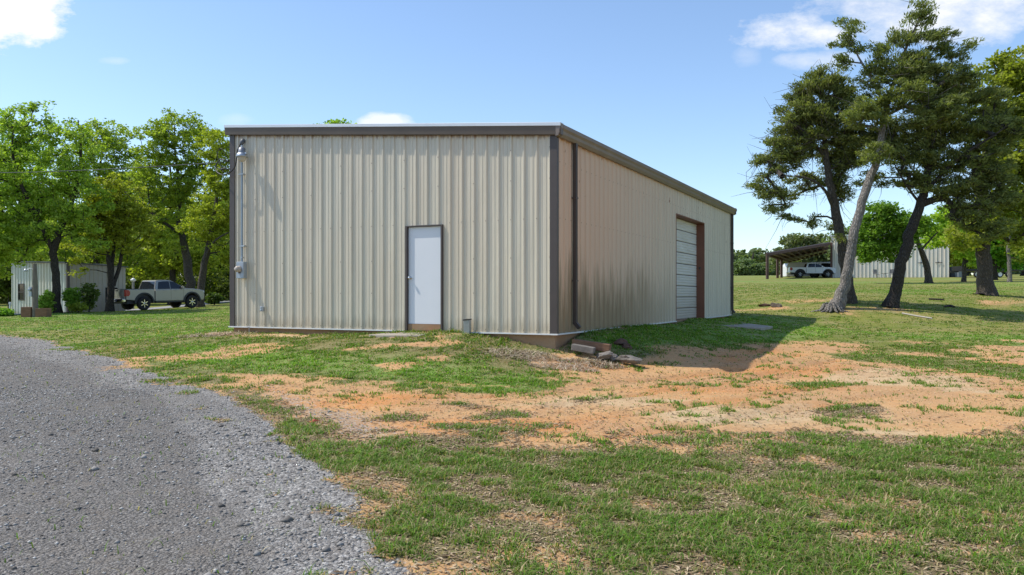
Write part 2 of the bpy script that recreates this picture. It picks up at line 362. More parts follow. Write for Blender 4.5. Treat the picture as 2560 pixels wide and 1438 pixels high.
# ------------------------------------------------------------------ ground
def ground_mat():
    t = NT('ground_soil_turf_gravel'); P = t.geo()
    a1 = t.attr('m1'); s1 = t.n('SeparateColor', Color=a1.outputs['Color']); al = a1.outputs['Alpha']
    a2 = t.attr('m2'); s2 = t.n('SeparateColor', Color=a2.outputs['Color'])
    gr, gv, og = s1.outputs; lush, spill, far = s2.outputs
    f1 = t.noise(P, 3.5, 8, .68); f2 = t.noise(P, 26, 6, .7); f3 = t.noise(P, .6, 5, .6); f4 = t.noise(P, 110, 3, .7)
    tan, orange, pale = (.54,.32,.14), (.57,.225,.06), (.57,.43,.25)
    k = t.math('ADD', t.math('MULTIPLY', og, .75), t.math('MULTIPLY', t.math('SUBTRACT', f1, .45), 1.5), clamp=True)
    c = t.mix(k, tan, orange)
    k = t.math('ADD', al, t.math('MULTIPLY', t.math('SUBTRACT', f1, .55), 1.3))
    c = t.mix(t.math('MULTIPLY', t.ramp(k, [(.2,0),(.9,1)]), .85), c, pale)
    c = t.mix(t.ramp(f3, [(.45,0),(.62,.5)]), c, (.40,.23,.12))
    f5 = t.noise(P, 9, 6, .72); c = t.mix(t.ramp(f5, [(.46,0),(.60,.4)]), c, (.44,.24,.11)); c = t.mix(t.ramp(f5, [(.36,.35),(.45,0)]), c, (.60,.44,.26))
    c = t.mix(t.ramp(f2, [(.55,0),(.66,.5)]), c, (.26,.15,.075))       # crumbs and litter
    c = t.mix(t.ramp(f4, [(.55,0),(.66,.5)]), c, (.66,.55,.42))
    # turf
    v1 = t.noise(P, 1.3, 6, .65); v2 = t.noise(P, 14, 5, .75); v3 = t.noise(t.mapv(P, (.16,.42,1)), 1, 5, .6)
    thn = t.mix(t.ramp(v2, [(.38,0),(.62,1)]), (.085,.062,.033), (.29,.215,.12))
    nb2 = t.noise(P, 45, 3, .8); nb2 = t.math('ADD', t.math('MULTIPLY', nb2, .5), t.math('MULTIPLY', t.noise(P, 5, 5, .8), .5))
    v4 = t.noise(t.mapv(P, (.8,1.6,1)), 1, 6, .7)
    thf = t.mix(t.ramp(nb2, [(.38,0),(.62,1)]), (.115,.145,.022), (.245,.265,.05)); thf = t.mix(t.ramp(v4, [(.42,0),(.6,.6)]), thf, (.10,.15,.02))
    tg = t.mix(far, t.mix(t.ramp(v1, [(.42,0),(.6,.45)]), thn, (.12,.13,.04)), thf)
    lg = t.mix(t.ramp(v2, [(.3,0),(.7,1)]), (.11,.19,.03), (.20,.31,.06))
    straw = t.mix(v2, (.26,.20,.11), (.42,.34,.20))
    g = t.mix(lush, tg, lg)
    g = t.mix(t.ramp(t.math('ADD', v1, t.math('MULTIPLY', t.math('SUBTRACT', v2, .5), .5)), [(.50,0),(.66,.55)]), g, straw)
    g = t.mix(t.math('MULTIPLY', t.ramp(v3, [(.46,0),(.62,.6)]), far), g, (.30,.25,.09))
    k = t.math('ADD', gr, t.math('MULTIPLY', t.math('SUBTRACT', v2, .5), .9)); k = t.math('ADD', k, t.math('MULTIPLY', t.math('SUBTRACT', f1, .5), .6))
    c = t.mix(t.ramp(k, [(.42,0),(.66,1)]), c, g)
    # gravel
    vo = t.n('TexVoronoi', Vector=P, Scale=42.); vc = t.n('SeparateColor', Color=vo.outputs['Color']).outputs[0]
    vo2 = t.n('TexVoronoi', Vector=P, Scale=95.); vc2 = t.n('SeparateColor', Color=vo2.outputs['Color']).outputs[1]
    core = a2.outputs['Alpha']
    worn = t.ramp(t.math('ADD', t.noise(t.mapv(P, (.5,.16,1)), 1, 5, .65), t.math('MULTIPLY_ADD', core, .5, -.42)), [(.38,0),(.58,1)])
    stones = t.ramp(vc, [(0,(.075,.068,.06)),(.3,(.18,.168,.155)),(.72,(.285,.27,.25)),(1,(.52,.50,.465))])
    fine = t.ramp(vc2, [(0,(.085,.076,.066)),(.6,(.175,.163,.148)),(1,(.32,.30,.275))])
    gc = t.mix(t.math('MULTIPLY', worn, .85), stones, fine)
    gc = t.mix(t.ramp(f2, [(.5,0),(.62,.55)]), gc, (.085,.075,.065)); gc = t.mix(t.ramp(f1, [(.5,0),(.66,.5)]), gc, (.20,.17,.14)); gc = t.mix(t.math('MULTIPLY_ADD', core, -.4, .4), gc, (.46,.44,.41))
    gk = t.ramp(t.math('ADD', gv, t.math('ADD', t.math('MULTIPLY', t.math('SUBTRACT', v2, .5), 1.6), t.math('MULTIPLY', t.math('SUBTRACT', f1, .5), .8))), [(.40,0),(.6,1)])
    c = t.mix(gk, c, gc)
    sk = t.math('MULTIPLY', t.ramp(t.math('ADD', spill, t.math('MULTIPLY', t.math('SUBTRACT', vc, .5), .7)), [(.3,0),(.7,1)]), .7)
    c = t.mix(sk, c, stones)
    gh = t.math('ADD', t.math('MULTIPLY', t.math('SUBTRACT', 1., vo.outputs['Distance']), 1.), t.math('MULTIPLY', vo2.outputs['Distance'], -.4))
    dh = t.math('ADD', t.math('MULTIPLY', f2, .9), t.math('MULTIPLY', f1, .7))
    gm = t.math('MAXIMUM', gk, sk)
    h = t.n('Mix', _data_type='FLOAT'); t.set(h, 'i0', gm); t.set(h, 'i2', dh); t.set(h, 'i3', gh)
    return t.pbr(c, .95, 0, t.bump(h.outputs[0], .9, .022), Specular_IOR_Level=.15)
def axis(lo, hi, d, LO, HI, g=1.11):
    a = list(np.arange(lo, hi, d)); s = d
    while a[-1] < HI: s *= g; a.append(a[-1]+s)
    s = d; b = []; x = lo
    while x > LO: s *= g; x -= s; b.append(x)
    return np.array(b[::-1]+a)
gxs = axis(-10, 13, .07, -3000, 3000); gys = axis(3.5, 23, .07, -400, 3500)
GX, GY = np.meshgrid(gxs, gys); gx = GX.ravel(); gy = GY.ravel()
zz = H(gx, gy)
mg, mgr, mo, mp, ml, ms = masks(gx, gy)
mcore = soft(GRAV, gx, gy, 1.1, .4, 231, .5)
# worn wheel tracks pressed into the bare soil
def track(pts, w=.16, dep=.03):
    pts = np.array([gp(*p) for p in pts]); d = np.full(len(gx), 9.)
    sel = (gy > 7) & (gy < 26) & (gx > -8) & (gx < 18)
    for a, b in zip(pts[:-1], pts[1:]):
        ab = b-a; L = ab@ab; tt = np.clip(((gx[sel]-a[0])*ab[0]+(gy[sel]-a[1])*ab[1])/L, 0, 1)
        d[sel] = np.minimum(d[sel], np.hypot(gx[sel]-a[0]-tt*ab[0], gy[sel]-a[1]-tt*ab[1]))
    return d
TR = [[(700,1010),(1000,1030),(1350,1025),(1600,990),(1850,955),(2100,900)],[(650,975),(1000,1000),(1350,985),(1600,955),(1850,925),(2000,885)],
      [(1300,1060),(1600,1040),(1850,1000),(2150,955),(2450,945)],[(1500,1100),(1750,1070),(2000,1020),(2250,985),(2560,975)]]
for k, tr in enumerate(TR):
    d = track(tr); tread = .5+.5*np.sin((gx*.8+gy)*26)
    zz -= .045*np.exp(-(d/.13)**2)*(1-mg)*(.6+.4*tread); zz += .02*np.exp(-((d-.24)/.08)**2)*(1-mg)
    mo = np.maximum(mo, .9*np.exp(-(d/.16)**2)*(fbm(gx*1.5, gy*1.5, 5+k) > .42)); mg = mg*(1-.7*np.exp(-(d/.2)**2))
zz -= .02*mgr*0
nx = len(gxs); ny = len(gys)
ii = (np.arange(ny-1)[:,None]*nx+np.arange(nx-1)).ravel()
farm = sstep(12, 26, gy)
ground = fast('ground', np.stack([gx, gy, zz], 1), np.stack([ii, ii+1, ii+nx+1, ii+nx], 1), ground_mat(), None,
     {'m1': np.stack([mg, mgr, mo, mp*np.ones_like(mg)], 1), 'm2': np.stack([ml, ms, farm, mcore], 1)}, True)
struct(ground)
_zg = zz.reshape(ny, nx)
def HG(x, y):      # height of the built mesh
    x = np.asarray(x, float); y = np.asarray(y, float)
    i = np.clip(np.searchsorted(gxs, x)-1, 0, nx-2); j = np.clip(np.searchsorted(gys, y)-1, 0, ny-2)
    u = (x-gxs[i])/(gxs[i+1]-gxs[i]); v = (y-gys[j])/(gys[j+1]-gys[j])
    return (_zg[j,i]*(1-u)+_zg[j,i+1]*u)*(1-v)+(_zg[j+1,i]*(1-u)+_zg[j+1,i+1]*u)*v
def hg(x, y): return float(HG(x, y))
_mk = [np.broadcast_to(q, gx.shape).reshape(ny, nx) for q in (mg, mgr, mo, mp, ml, ms)]
def masks(x, y):
    i = np.clip(np.searchsorted(gxs, x)-1, 0, nx-2); j = np.clip(np.searchsorted(gys, y)-1, 0, ny-2)
    u = (x-gxs[i])/(gxs[i+1]-gxs[i]); v = (y-gys[j])/(gys[j+1]-gys[j])
    return [(q[j,i]*(1-u)+q[j,i+1]*u)*(1-v)+(q[j+1,i]*(1-u)+q[j+1,i+1]*u)*v for q in _mk]
# far lane on the left
t = NT('pale_lane'); P = t.geo(); lane_m = t.pbr(t.mix(t.noise(P, 9, 5), (.20,.20,.20), (.36,.36,.37)), .9)
L0 = [(-48,26),(-30,38),(-26.6,44),(-25.6,50),(-25.4,56),(-25.4,66),(-26,80)]
lv = []
def cat(pts, n=12):
    out = []
    for i in range(len(pts)-1):
        p0 = Vector(pts[max(i-1,0)]); p1 = Vector(pts[i]); p2 = Vector(pts[i+1]); p3 = Vector(pts[min(i+2, len(pts)-1)])
        for k in range(n):
            q = k/n; out.append(.5*((2*p1)+(p2-p0)*q+(2*p0-5*p1+4*p2-p3)*q*q+(3*p1-p0-3*p2+p3)*q**3))
    out.append(Vector(pts[-1])); return out
lc = cat(L0, 14); W_ = 3.0; lf = []
for i, p in enumerate(lc):
    d = (lc[min(i+1, len(lc)-1)]-lc[max(i-1, 0)]).normalized(); nn = Vector((-d.y, d.x))
    for k in range(7):
        q = p+nn*(k/6)*W_; lv.append((q.x, q.y, hg(q.x, q.y)+.035))
for i in range(len(lc)-1):
    for k in range(6): lf.append((i*7+k+1, i*7+k, i*7+7+k, i*7+8+k))
struct(fast('lane', lv, lf, lane_m, None, None, True))
# ------------------------------------------------------------------ grass blades
rng = np.random.default_rng(7)
def scatter(n, y0, y1, fx=.72, pw=1.):
    y = y0+(y1-y0)*rng.random(n)**pw; x = (rng.random(n)*2-1)*(fx*y+.8)
    return x, y
def blades(specs):
    Vs = []; Fs = []; As = []; b = 0
    for (nn, y0, y1, hmin, hmax, w, pw) in specs:
        tx, ty = scatter(nn//9, y0, y1, .72, pw); q = 9; sp_r = .012+.0022*np.repeat(ty, q)
        x = np.repeat(tx, q)+rng.normal(size=len(tx)*q)*sp_r; y = np.repeat(ty, q)+rng.normal(size=len(tx)*q)*sp_r; nn = len(x); tz = np.repeat(rng.random(len(tx)), q)
        cl = .45*fbm(x*1.5, y*1.5, 300, 3)+.55*fbm(x*5.2, y*5.2, 310, 3); g, gv, _, _, lu, _ = masks(x, y)
        dens = np.clip(g*1.15-.12, 0, 1)*(.26+.74*sstep(.42, .56, cl+.10*lu+.02))*sstep(62, 42, y)
        dens = np.maximum(dens, (gv < .5)*(.015+.5*sstep(.60, .66, cl))); dens = dens+.004*(gv > .5)
        lx, ly = bl(x, y); ins = (lx > -BWID) & (lx < 0) & (ly > 0) & (ly < BLEN)
        keep = (rng.random(nn) < dens) & ~ins
        keep &= ~((lx < -9.1) & (lx > -9.2))
        x = x[keep]; y = y[keep]; cl = cl[keep]; tz = tz[keep]; lu = lu[keep]; g = g[keep]; lx = lx[keep]; ly = ly[keep]
        k = len(x); z = HG(x, y)
        wall = np.exp(-np.maximum(0, -ly)/.25)*(ly < 0)*(lx < -.8)*(lx > -6.2)+np.exp(-np.maximum(0, lx)/.5)*(lx > 0)*(ly > .8)*(ly < BLEN)
        hgt = (hmin+(hmax-hmin)*rng.random(k)**1.6)*(.5+.5*cl+.6*tz)*(.5+.5*sstep(.40, .52, cl))*(1+.7*wall)
        th = rng.random(k)*2*PI; bend = (.5+1.5*rng.random(k))*hgt
        dx = np.cos(th); dy = np.sin(th); wv = w*(.7+.9*rng.random(k)); sx = -dy*wv; sy = dx*wv
        p0 = np.stack([x-sx, y-sy, z-.005], 1); p1 = np.stack([x+sx, y+sy, z-.005], 1)
        m = np.stack([x+dx*bend*.35, y+dy*bend*.35, z+hgt*.62], 1); s_ = np.stack([sx, sy, 0*sx], 1)*.8
        tip = np.stack([x+dx*bend, y+dy*bend, z+hgt*(.92-.35*rng.random(k))], 1)
        V = np.stack([p0, p1, m+s_, m-s_, tip], 1).reshape(-1, 3)
        base = b+np.arange(k)*5
        Fs.append(np.stack([base, base+1, base+2, base+3], 1)); Fs.append(np.stack([base+3, base+2, base+4, base+4], 1))
        var = np.clip(.25+.35*rng.random(k)+.3*tz+.25*(cl-.5)*2+.2*lu, 0, 1)
        dead = rng.random(k) < .24-.14*lu+.35*sstep(.5, .4, cl)*(y < 16); var = np.where(dead, rng.random(k)*.22, var)
        As.append(np.repeat(var, 5)); Vs.append(V); b += len(V)
    V = np.concatenate(Vs); A_ = np.concatenate(As)
    quads = np.concatenate(Fs[0::2]); tris = np.concatenate(Fs[1::2])[:, :3]
    # triangles only (one face size)
    T = np.concatenate([quads[:, [0,1,2]], quads[:, [0,2,3]], tris])
    return V, T, A_
V_, T_, A_ = blades([(300000, 3.8, 8, .018, .068, .0032, .8), (360000, 7.5, 14, .018, .062, .005, .9), (300000, 13.5, 22, .02, .055, .008, .9), (380000, 21, 62, .02, .045, .015, .9)])
gro = fast('grass', V_, T_, M['grass'], None, {'var': A_}); struct(gro, 'stuff')
print('grass tris', len(T_))
# ------------------------------------------------------------------ loose stones on the drive
def pebbles(n, y0, y1, rmin, rmax, pw, spill=False):
    x = -10+12*rng.random(n); y = y0+(y1-y0)*rng.random(n)**pw
    x = -.72*y-.5+(rng.random(n))*(.72*y+4.5)
    g, gv, _, _, _, sp = masks(x, y)
    edge = sstep(.30, .6, fbm(x*.5, y*.2, 400, 3))
    p = gv*(.25+.75*edge)+sp*.5
    k = rng.random(n) < p; x = x[k]; y = y[k]; k = len(x); z = HG(x, y)
    r = rmin+(rmax-rmin)*rng.random(k)**3
    base = np.array([(1,0,0),(-1,0,0),(0,1,0),(0,-1,0),(0,0,1),(0,0,-1)], float)
    fc = np.array([(0,2,4),(2,1,4),(1,3,4),(3,0,4),(2,0,5),(1,2,5),(3,1,5),(0,3,5)])
    J = base[None]*(.7+.6*rng.random((k,6,1)))+.25*(rng.random((k,6,3))-.5)
    a = rng.random(k)*2*PI; ca = np.cos(a)[:,None]; sa = np.sin(a)[:,None]
    X = J[:,:,0]*ca-J[:,:,1]*sa; Y = J[:,:,0]*sa+J[:,:,1]*ca; Z = J[:,:,2]*(.45+.35*rng.random((k,1)))
    V = np.stack([x[:,None]+X*r[:,None], y[:,None]+Y*r[:,None], z[:,None]+Z*r[:,None]+r[:,None]*.15], 2)
    Fa = (np.arange(k)[:,None,None]*6+fc[None]).reshape(-1,3)
    return V.reshape(-1,3), Fa, np.repeat(rng.random(k), 6)
V1, F1, A1 = pebbles(90000, 3.8, 13, .004, .018, .8); V2, F2, A2 = pebbles(60000, 12, 28, .008, .022, .9); V3, F3, A3 = pebbles(1800, 3.8, 14, .016, .042, .9)
t = NT('loose_stone'); a = t.attr('var').outputs['Fac']
pm = t.pbr(t.ramp(a, [(0,(.07,.063,.055)),(.3,(.19,.178,.163)),(.75,(.33,.315,.29)),(1,(.54,.52,.48))]), .85)
pe = fast('gravel', np.concatenate([V1, V2, V3]), np.concatenate([F1, F2+len(V1), F3+len(V1)+len(V2)]), pm, None, {'var': np.concatenate([A1, A2, A3*.72])}); struct(pe, 'stuff')
def crumbs(n, y0, y1, rmin, rmax):
    x, y = scatter(n, y0, y1, .72, .85); g, gv, og, _, _, _ = masks(x, y)
    k = rng.random(n) < (1-.75*g)*(gv < .4)*(.15+.85*sstep(.48, .62, fbm(x*1.6, y*1.6, 520, 4))); x = x[k]; y = y[k]; k = len(x)
    lx, ly = bl(x, y); q = ~((lx > -BWID) & (lx < .05) & (ly > 0)); x = x[q]; y = y[q]; k = len(x); z = HG(x, y)
    r = rmin+(rmax-rmin)*rng.random(k)**3+y*.00025
    base = np.array([(1,0,0),(-1,0,0),(0,1,0),(0,-1,0),(0,0,1),(0,0,-1)], float)
    fc = np.array([(0,2,4),(2,1,4),(1,3,4),(3,0,4),(2,0,5),(1,2,5),(3,1,5),(0,3,5)])
    J = base[None]*(.6+.8*rng.random((k,6,1)))+.3*(rng.random((k,6,3))-.5)
    V = np.stack([x[:,None]+J[:,:,0]*r[:,None], y[:,None]+J[:,:,1]*r[:,None], z[:,None]+J[:,:,2]*r[:,None]*.6], 2)
    return V.reshape(-1,3), (np.arange(k)[:,None,None]*6+fc[None]).reshape(-1,3), np.repeat(rng.random(k), 6)
Vc, Fc_, Ac = crumbs(90000, 4, 20, .003, .016)
t = NT('soil_crumb'); a = t.attr('var').outputs['Fac']
struct(fast('soil_crumbs', Vc, Fc_, t.pbr(t.ramp(a, [(0,(.38,.20,.09)),(.5,(.50,.30,.14)),(1,(.60,.43,.26))]), .95), None, {'var': Ac}), 'stuff')
# dry litter on bare soil
def litter(n, turf=False):
    x, y = scatter(n, 4.0, 12 if turf else 24, .72, .8); g, gv, _, _, _, _ = masks(x, y)
    k = rng.random(n) < ((g > .12)*.9*(1-gv) if turf else (1-g)*(1-gv)*sstep(.35, .6, fbm(x*1.1, y*1.1, 500, 3))); x = x[k]; y = y[k]; k = len(x)
    lx, ly = bl(x, y); q = ~((lx > -BWID) & (lx < 0) & (ly > 0)); x = x[q]; y = y[q]; k = len(x)
    z = HG(x, y)+.004; L = .012+.035*rng.random(k); w = .003+.006*rng.random(k)+y*.0002; a = rng.random(k)*2*PI
    dx = np.cos(a)*L; dy = np.sin(a)*L; sx = -np.sin(a)*w; sy = np.cos(a)*w; up = .012*rng.random(k)
    V = np.stack([np.stack([x-dx, y-dy, z], 1), np.stack([x+sx, y+sy, z+up], 1), np.stack([x+dx, y+dy, z+up*.6], 1), np.stack([x-sx, y-sy, z+up], 1)], 1)
    return V.reshape(-1,3), np.arange(k*4).reshape(-1,4), np.repeat(rng.random(k), 4)
V1, F1, A1 = litter(34000)
V2, F2, A2 = litter(110000, True); F2 = F2+len(V1); V1 = np.concatenate([V1, V2]); F1 = np.concatenate([F1, F2]); A1 = np.concatenate([A1, .35+.65*A2])
t = NT('dry_litter'); a = t.attr('var').outputs['Fac']
lo = fast('leaf_litter', V1, F1, t.pbr(t.ramp(a, [(0,(.05,.03,.018)),(.5,(.19,.125,.07)),(.75,(.34,.25,.14)),(1,(.52,.41,.26))]), .9), None, {'var': A1}); struct(lo, 'stuff')
# ------------------------------------------------------------------ main metal building
B = empty('metal_building', (CX, CY, CZ), BANG, 'large cream ribbed metal workshop with a low sloping roof and brown trim', 'building')
PITCH = .3048
PROF = [(-.040,0),(-.016,.032),(.016,.032),(.040,0),(.094,0),(.100,.006),(.112,.006),(.118,0),(.188,0),(.194,.006),(.206,.006),(.212,0)]
def panel(mb, s0, s1, ztop, openings, fn, phase=0., m=0, prof=PROF, pitch=PITCH):
    xs = []
    k = math.floor((s0-phase)/pitch)-1
    while k*pitch+phase < s1+pitch:
        for (o, d) in prof: xs.append((k*pitch+phase+o, d))
        k += 1
    xs.sort(); X = [a for a, _ in xs]; D = [b for _, b in xs]
    dep = lambda s: float(np.interp(s, X, D))
    cuts = sorted(set([s0, s1]+[a for a in X if s0 < a < s1]+[c for o in openings for c in o[:2] if s0 < c < s1]))
    for a, b in zip(cuts[:-1], cuts[1:]):
        mid = (a+b)/2; segs = [(0., None)]
        for (o0, o1, z0, z1) in openings:
            if o0 < mid < o1: segs = ([(0., z0)] if z0 > 0 else [])+[(z1, None)]
        for (zb, zt) in segs:
            za = ztop(a) if zt is None else zt; zc = ztop(b) if zt is None else zt
            mb.add([fn(a, dep(a), zb), fn(b, dep(b), zb), fn(b, dep(b), zc), fn(a, dep(a), za)], [(0,1,2,3)], m)
def screws(mb, s0, s1, rows, fn, phase, every=1, rr=.009, m=1, skip=()):
    k = math.ceil((s0+.1-phase)/PITCH); i = 0
    while k*PITCH+phase < s1-.1:
        s = k*PITCH+phase
        if k % every == 0:
            for z in rows:
                if any(o0 < s < o1 and z0 < z < z1 for o0, o1, z0, z1 in skip): continue
                v = [fn(s+rr*math.cos(a), .039, z+rr*math.sin(a)) for a in np.linspace(0, 2*PI, 7)[:-1]]
                v2 = [fn(s+rr*math.cos(a), .030, z+rr*math.sin(a)) for a in np.linspace(0, 2*PI, 7)[:-1]]
                mb.add(v+v2, [tuple(range(6))]+[(j, (j+1) % 6, 6+(j+1) % 6, 6+j) for j in range(6)], m)
        k += 1
ztf = lambda s: 4.17-s*.0902        # s = local x (negative to the left)
DO = (-3.72, -2.77, 0., 2.36)
GO = (9.31, 13.03, -.001, 3.33)
rust = simple('screw_rust', (.16,.10,.07), .7, 0, .3, 30)
mb = MB(); fn = lambda s, d, z: (s, -d, z)
panel(mb, -9.2, 0, ztf, [DO], fn, -.13)
screws(mb, -9.2, 0, (.06, 2.42), fn, -.13, 1, .008, skip=[(DO[0]-.1, DO[1]+.1, -.1, 2.5)])
screws(mb, -9.2, 0, (.85, 1.6, 3.25, 3.9), fn, -.13, 3, .009, skip=[(DO[0]-.1, DO[1]+.1, -.1, 2.5)])
mb.obj('front_wall', [M['wall'], rust], B, fix=False)
mb = MB(); fs = lambda s, d, z: (d, s, z)
panel(mb, 0, 18, lambda s: 4.16, [GO], fs, .12)
screws(mb, 0, 18, (.06, 2.42, 3.6), fs, .12, 1, .008, skip=[(GO[0]-.1, GO[1]+.1, -.1, 3.45)])
o = mb.obj('side_wall', [M['wall_side'], rust], B, fix=False); o['label'] = 'shaded long wall tinted reddish with painted soil bounce light and dust above and mouldy below'
mb = MB(); panel(mb, 0, 9.2, lambda s: ztf(-s), [], lambda s, d, z: (-s, 18+d, z)); mb.obj('back_wall', M['wall'], B, fix=False)
mb = MB(); panel(mb, 0, 18, lambda s: 4.99, [], lambda s, d, z: (-9.2-d, 18-s, z)); mb.obj('high_wall', M['wall'], B, fix=False)
# roof
mb = MB(); PR2 = [(-.03,0),(-.012,.03),(.012,.03),(.03,0)]
rz = lambda x: 4.31-x*.0902
def rfn(s, d, z): return None
ys = []; k = 0
while k*PITCH < 18.3:
    for (o_, d_) in PR2: ys.append((-.13+k*PITCH+o_, d_))
    k += 1
ys = [q for q in ys if -.13 <= q[0] <= 18.13]
v = []
for (y, d) in ys: v += [(-9.31, y, rz(-9.31)+d), (.17, y, rz(.17)+d)]
mb.add(v, [(2*i, 2*i+1, 2*i+3, 2*i+2) for i in range(len(ys)-1)])
v = [(-9.31,-.13,rz(-9.31)-.02),(.1,-.13,rz(.1)-.02),(.1,18.13,rz(.1)-.02),(-9.31,18.13,rz(-9.31)-.02)]
mb.add(v, [(3,2,1,0)])
mb.obj('roof', M['roof_edge'], B, fix=False)
def rake(y0, y1, zb, zt, m, name, out=0., x0=-9.33, x1=.165):
    mb = MB(); v = []
    for x in (x0, x1):
        zz_ = 4.17-x*.0902
        v += [(x, y0, zz_+zb), (x, y1, zz_+zb), (x, y1, zz_+zt), (x, y0+out, zz_+zt)]
    mb.add(v, [(0,1,2,3),(7,6,5,4),(0,4,5,1),(1,5,6,2),(2,6,7,3),(3,7,4,0)])
    return mb.obj(name, m, B, .004)
rake(-.115, .0, -.035, .14, M['fascia'], 'fascia', -.02)
rake(-.15, .02, .142, .215, M['roof_edge'], 'rake_cap', -.0)
rake(18.0, 18.115, -.035, .14, M['fascia'], 'fascia'); rake(17.98, 18.15, .142, .215, M['roof_edge'], 'rake_cap')
mb = MB(); mb.box((-9.33,0.03,4.94),(-9.26,17.97,5.13)); mb.obj('eave_trim', M['fascia'], B)
# gutter: K profile running along the low eave
mb = MB()
gpz = [(.035,4.345),(.035,4.10),(.10,4.10),(.135,4.16),(.145,4.22),(.175,4.27),(.175,4.345),(.160,4.345),(.160,4.28),(.13,4.23),(.12,4.17),(.092,4.115),(.05,4.115),(.05,4.345)]
g0, g1 = -.135, 18.2
mb.prism(gpz, g0, g1, lambda a, b, d: (a, d, b))
for yy in (g0, g1): mb.prism([(.036,4.30),(.036,4.102),(.10,4.102),(.134,4.16),(.144,4.22),(.173,4.27),(.173,4.30)], yy, yy+(.006 if yy < 0 else -.006), lambda a, b, d: (a, d, b))
for yy in (0.0, 12.2): mb.prism([(.03,4.315),(.03,4.095),(.102,4.095),(.14,4.16),(.15,4.22),(.18,4.27),(.18,4.315)], yy, yy+.05, lambda a, b, d: (a, d, b))
mb.obj('gutter', M['gutter'], B)
def downspout(y, lab=None):
    mb = MB(); w = .045; x0 = .04; x1 = .12
    mb.box((x0, y-w, .18), (x1, y+w, 4.0))
    mb.box((x0-.004, y-w-.004, 3.96), (x1+.004, y+w+.004, 4.10))
    for k in range(1, 3):       # shallow flutes on the face
        mb.box((x1, y-w+.11*k/3-.006, .2), (x1+.006, y-w+.11*k/3+.006, 3.95))
    Mx = Matrix.Translation((x0+.04, y, .20))@Matrix.Rotation(math.radians(-42), 4, 'Y')
    mb.box((-.041, -w-.002, -.15), (.041, w+.002, .02), 0, Mx)
    d = mb.obj('downspout', M['trim'], B, .006)
    mb = MB()
    for z in (1.1, 2.9): MB().box((x0-.01, y-w-.02, z), (x1+.006+.004, y+w+.02, z+.035)).obj('strap', M['trim'], d)
    return d
downspout(.86); downspout(17.72)
# corner trims
def ctrim(xc, yc, sx, sy, h):
    mb = MB(); t_ = .040; L = .125
    mb.box(tuple(min(a, b) for a, b in zip((xc+sx*t_, yc+sy*t_, 0), (xc-sx*L, yc+sy*.036, 0)))[:2]+(-.0,), tuple(max(a, b) for a, b in zip((xc+sx*t_, yc+sy*t_, 0), (xc-sx*L, yc+sy*.036, 0)))[:2]+(h,))
    a = (xc+sx*.036, yc+sy*.0355); b = (xc+sx*t_, yc-sy*.055)
    mb.box((min(a[0], b[0]), min(a[1], b[1]), 0), (max(a[0], b[0]), max(a[1], b[1]), h))
    return mb.obj('corner_trim', M['trim'], B, .003)
ctrim(0, 0, 1, -1, 4.13); ctrim(-9.2, 0, -1, -1, 4.96); ctrim(0, 18, 1, 1, 4.1); ctrim(-9.2, 18, -1, 1, 4.95)
mb = MB()
mb.box((-9.27,-.06,-.03),(DO[0]-.04,.0,-.001)); mb.box((DO[1]+.04,-.06,-.03),(.06,.0,-.001))
mb.box((.0,.001,-.03),(.06,GO[0]-.03,-.001)); mb.box((.0,GO[1]+.03,-.03),(.06,18.05,-.001)); mb.box((-9.26,.001,-.03),(-9.2,18.05,-.001))
mb.obj('base_trim', M['white_metal'], B)
mb = MB(); mb.box((-9.17,.03,-1.1),(-.03,17.97,-.002)); mb.obj('foundation', M['found'], B, .01)
# entry door
mb = MB(); x0, x1, z1 = DO[0], DO[1], DO[3]; fw = .045
mb.box((x0-.02,-.05,.0),(x0+fw-.02,.06,z1)); mb.box((x1-fw+.02,-.05,.0),(x1+.02,.06,z1)); mb.box((x0-.02,-.05,z1),(x1+.02,.06,z1+.03))
fr = mb.obj('door_frame', M['trim'], B, .003)
mb = MB(); mb.box((x0+.01,-.01,.0),(x1-.01,.029,.145)); mb.obj('door_step', M['found'], B)
mb = MB(); mb.box((x0+fw-.018,.012,.15),(x1-fw+.018,.05,z1-.002))
dr = mb.obj('entry_door', M['door_white'], B, .003); dr['label'] = 'plain white entry door'
mb = MB(); Mk = Matrix.Translation((x0+.085,.0,1.20))@Matrix.Rotation(PI/2, 4, 'X')
mb.lathe([(.0,-.012),(.033,-.012),(.033,.0),(.012,.006),(.011,.035),(.026,.045),(.030,.060),(.024,.074),(.0,.079)], 20, Mk); mb.obj('door_knob', M['chrome'], dr)
for hz_ in (.42, 1.25, 2.08): MB().tube([(x1-fw+.008,.006,hz_),(x1-fw+.008,.006,hz_+.10)], .009, 8).obj('hinge', M['galv'], dr)
mb = MB(); mb.box((x0+fw,.0,.13),(x1-fw,.06,.148)); mb.obj('threshold', M['trim'], dr)
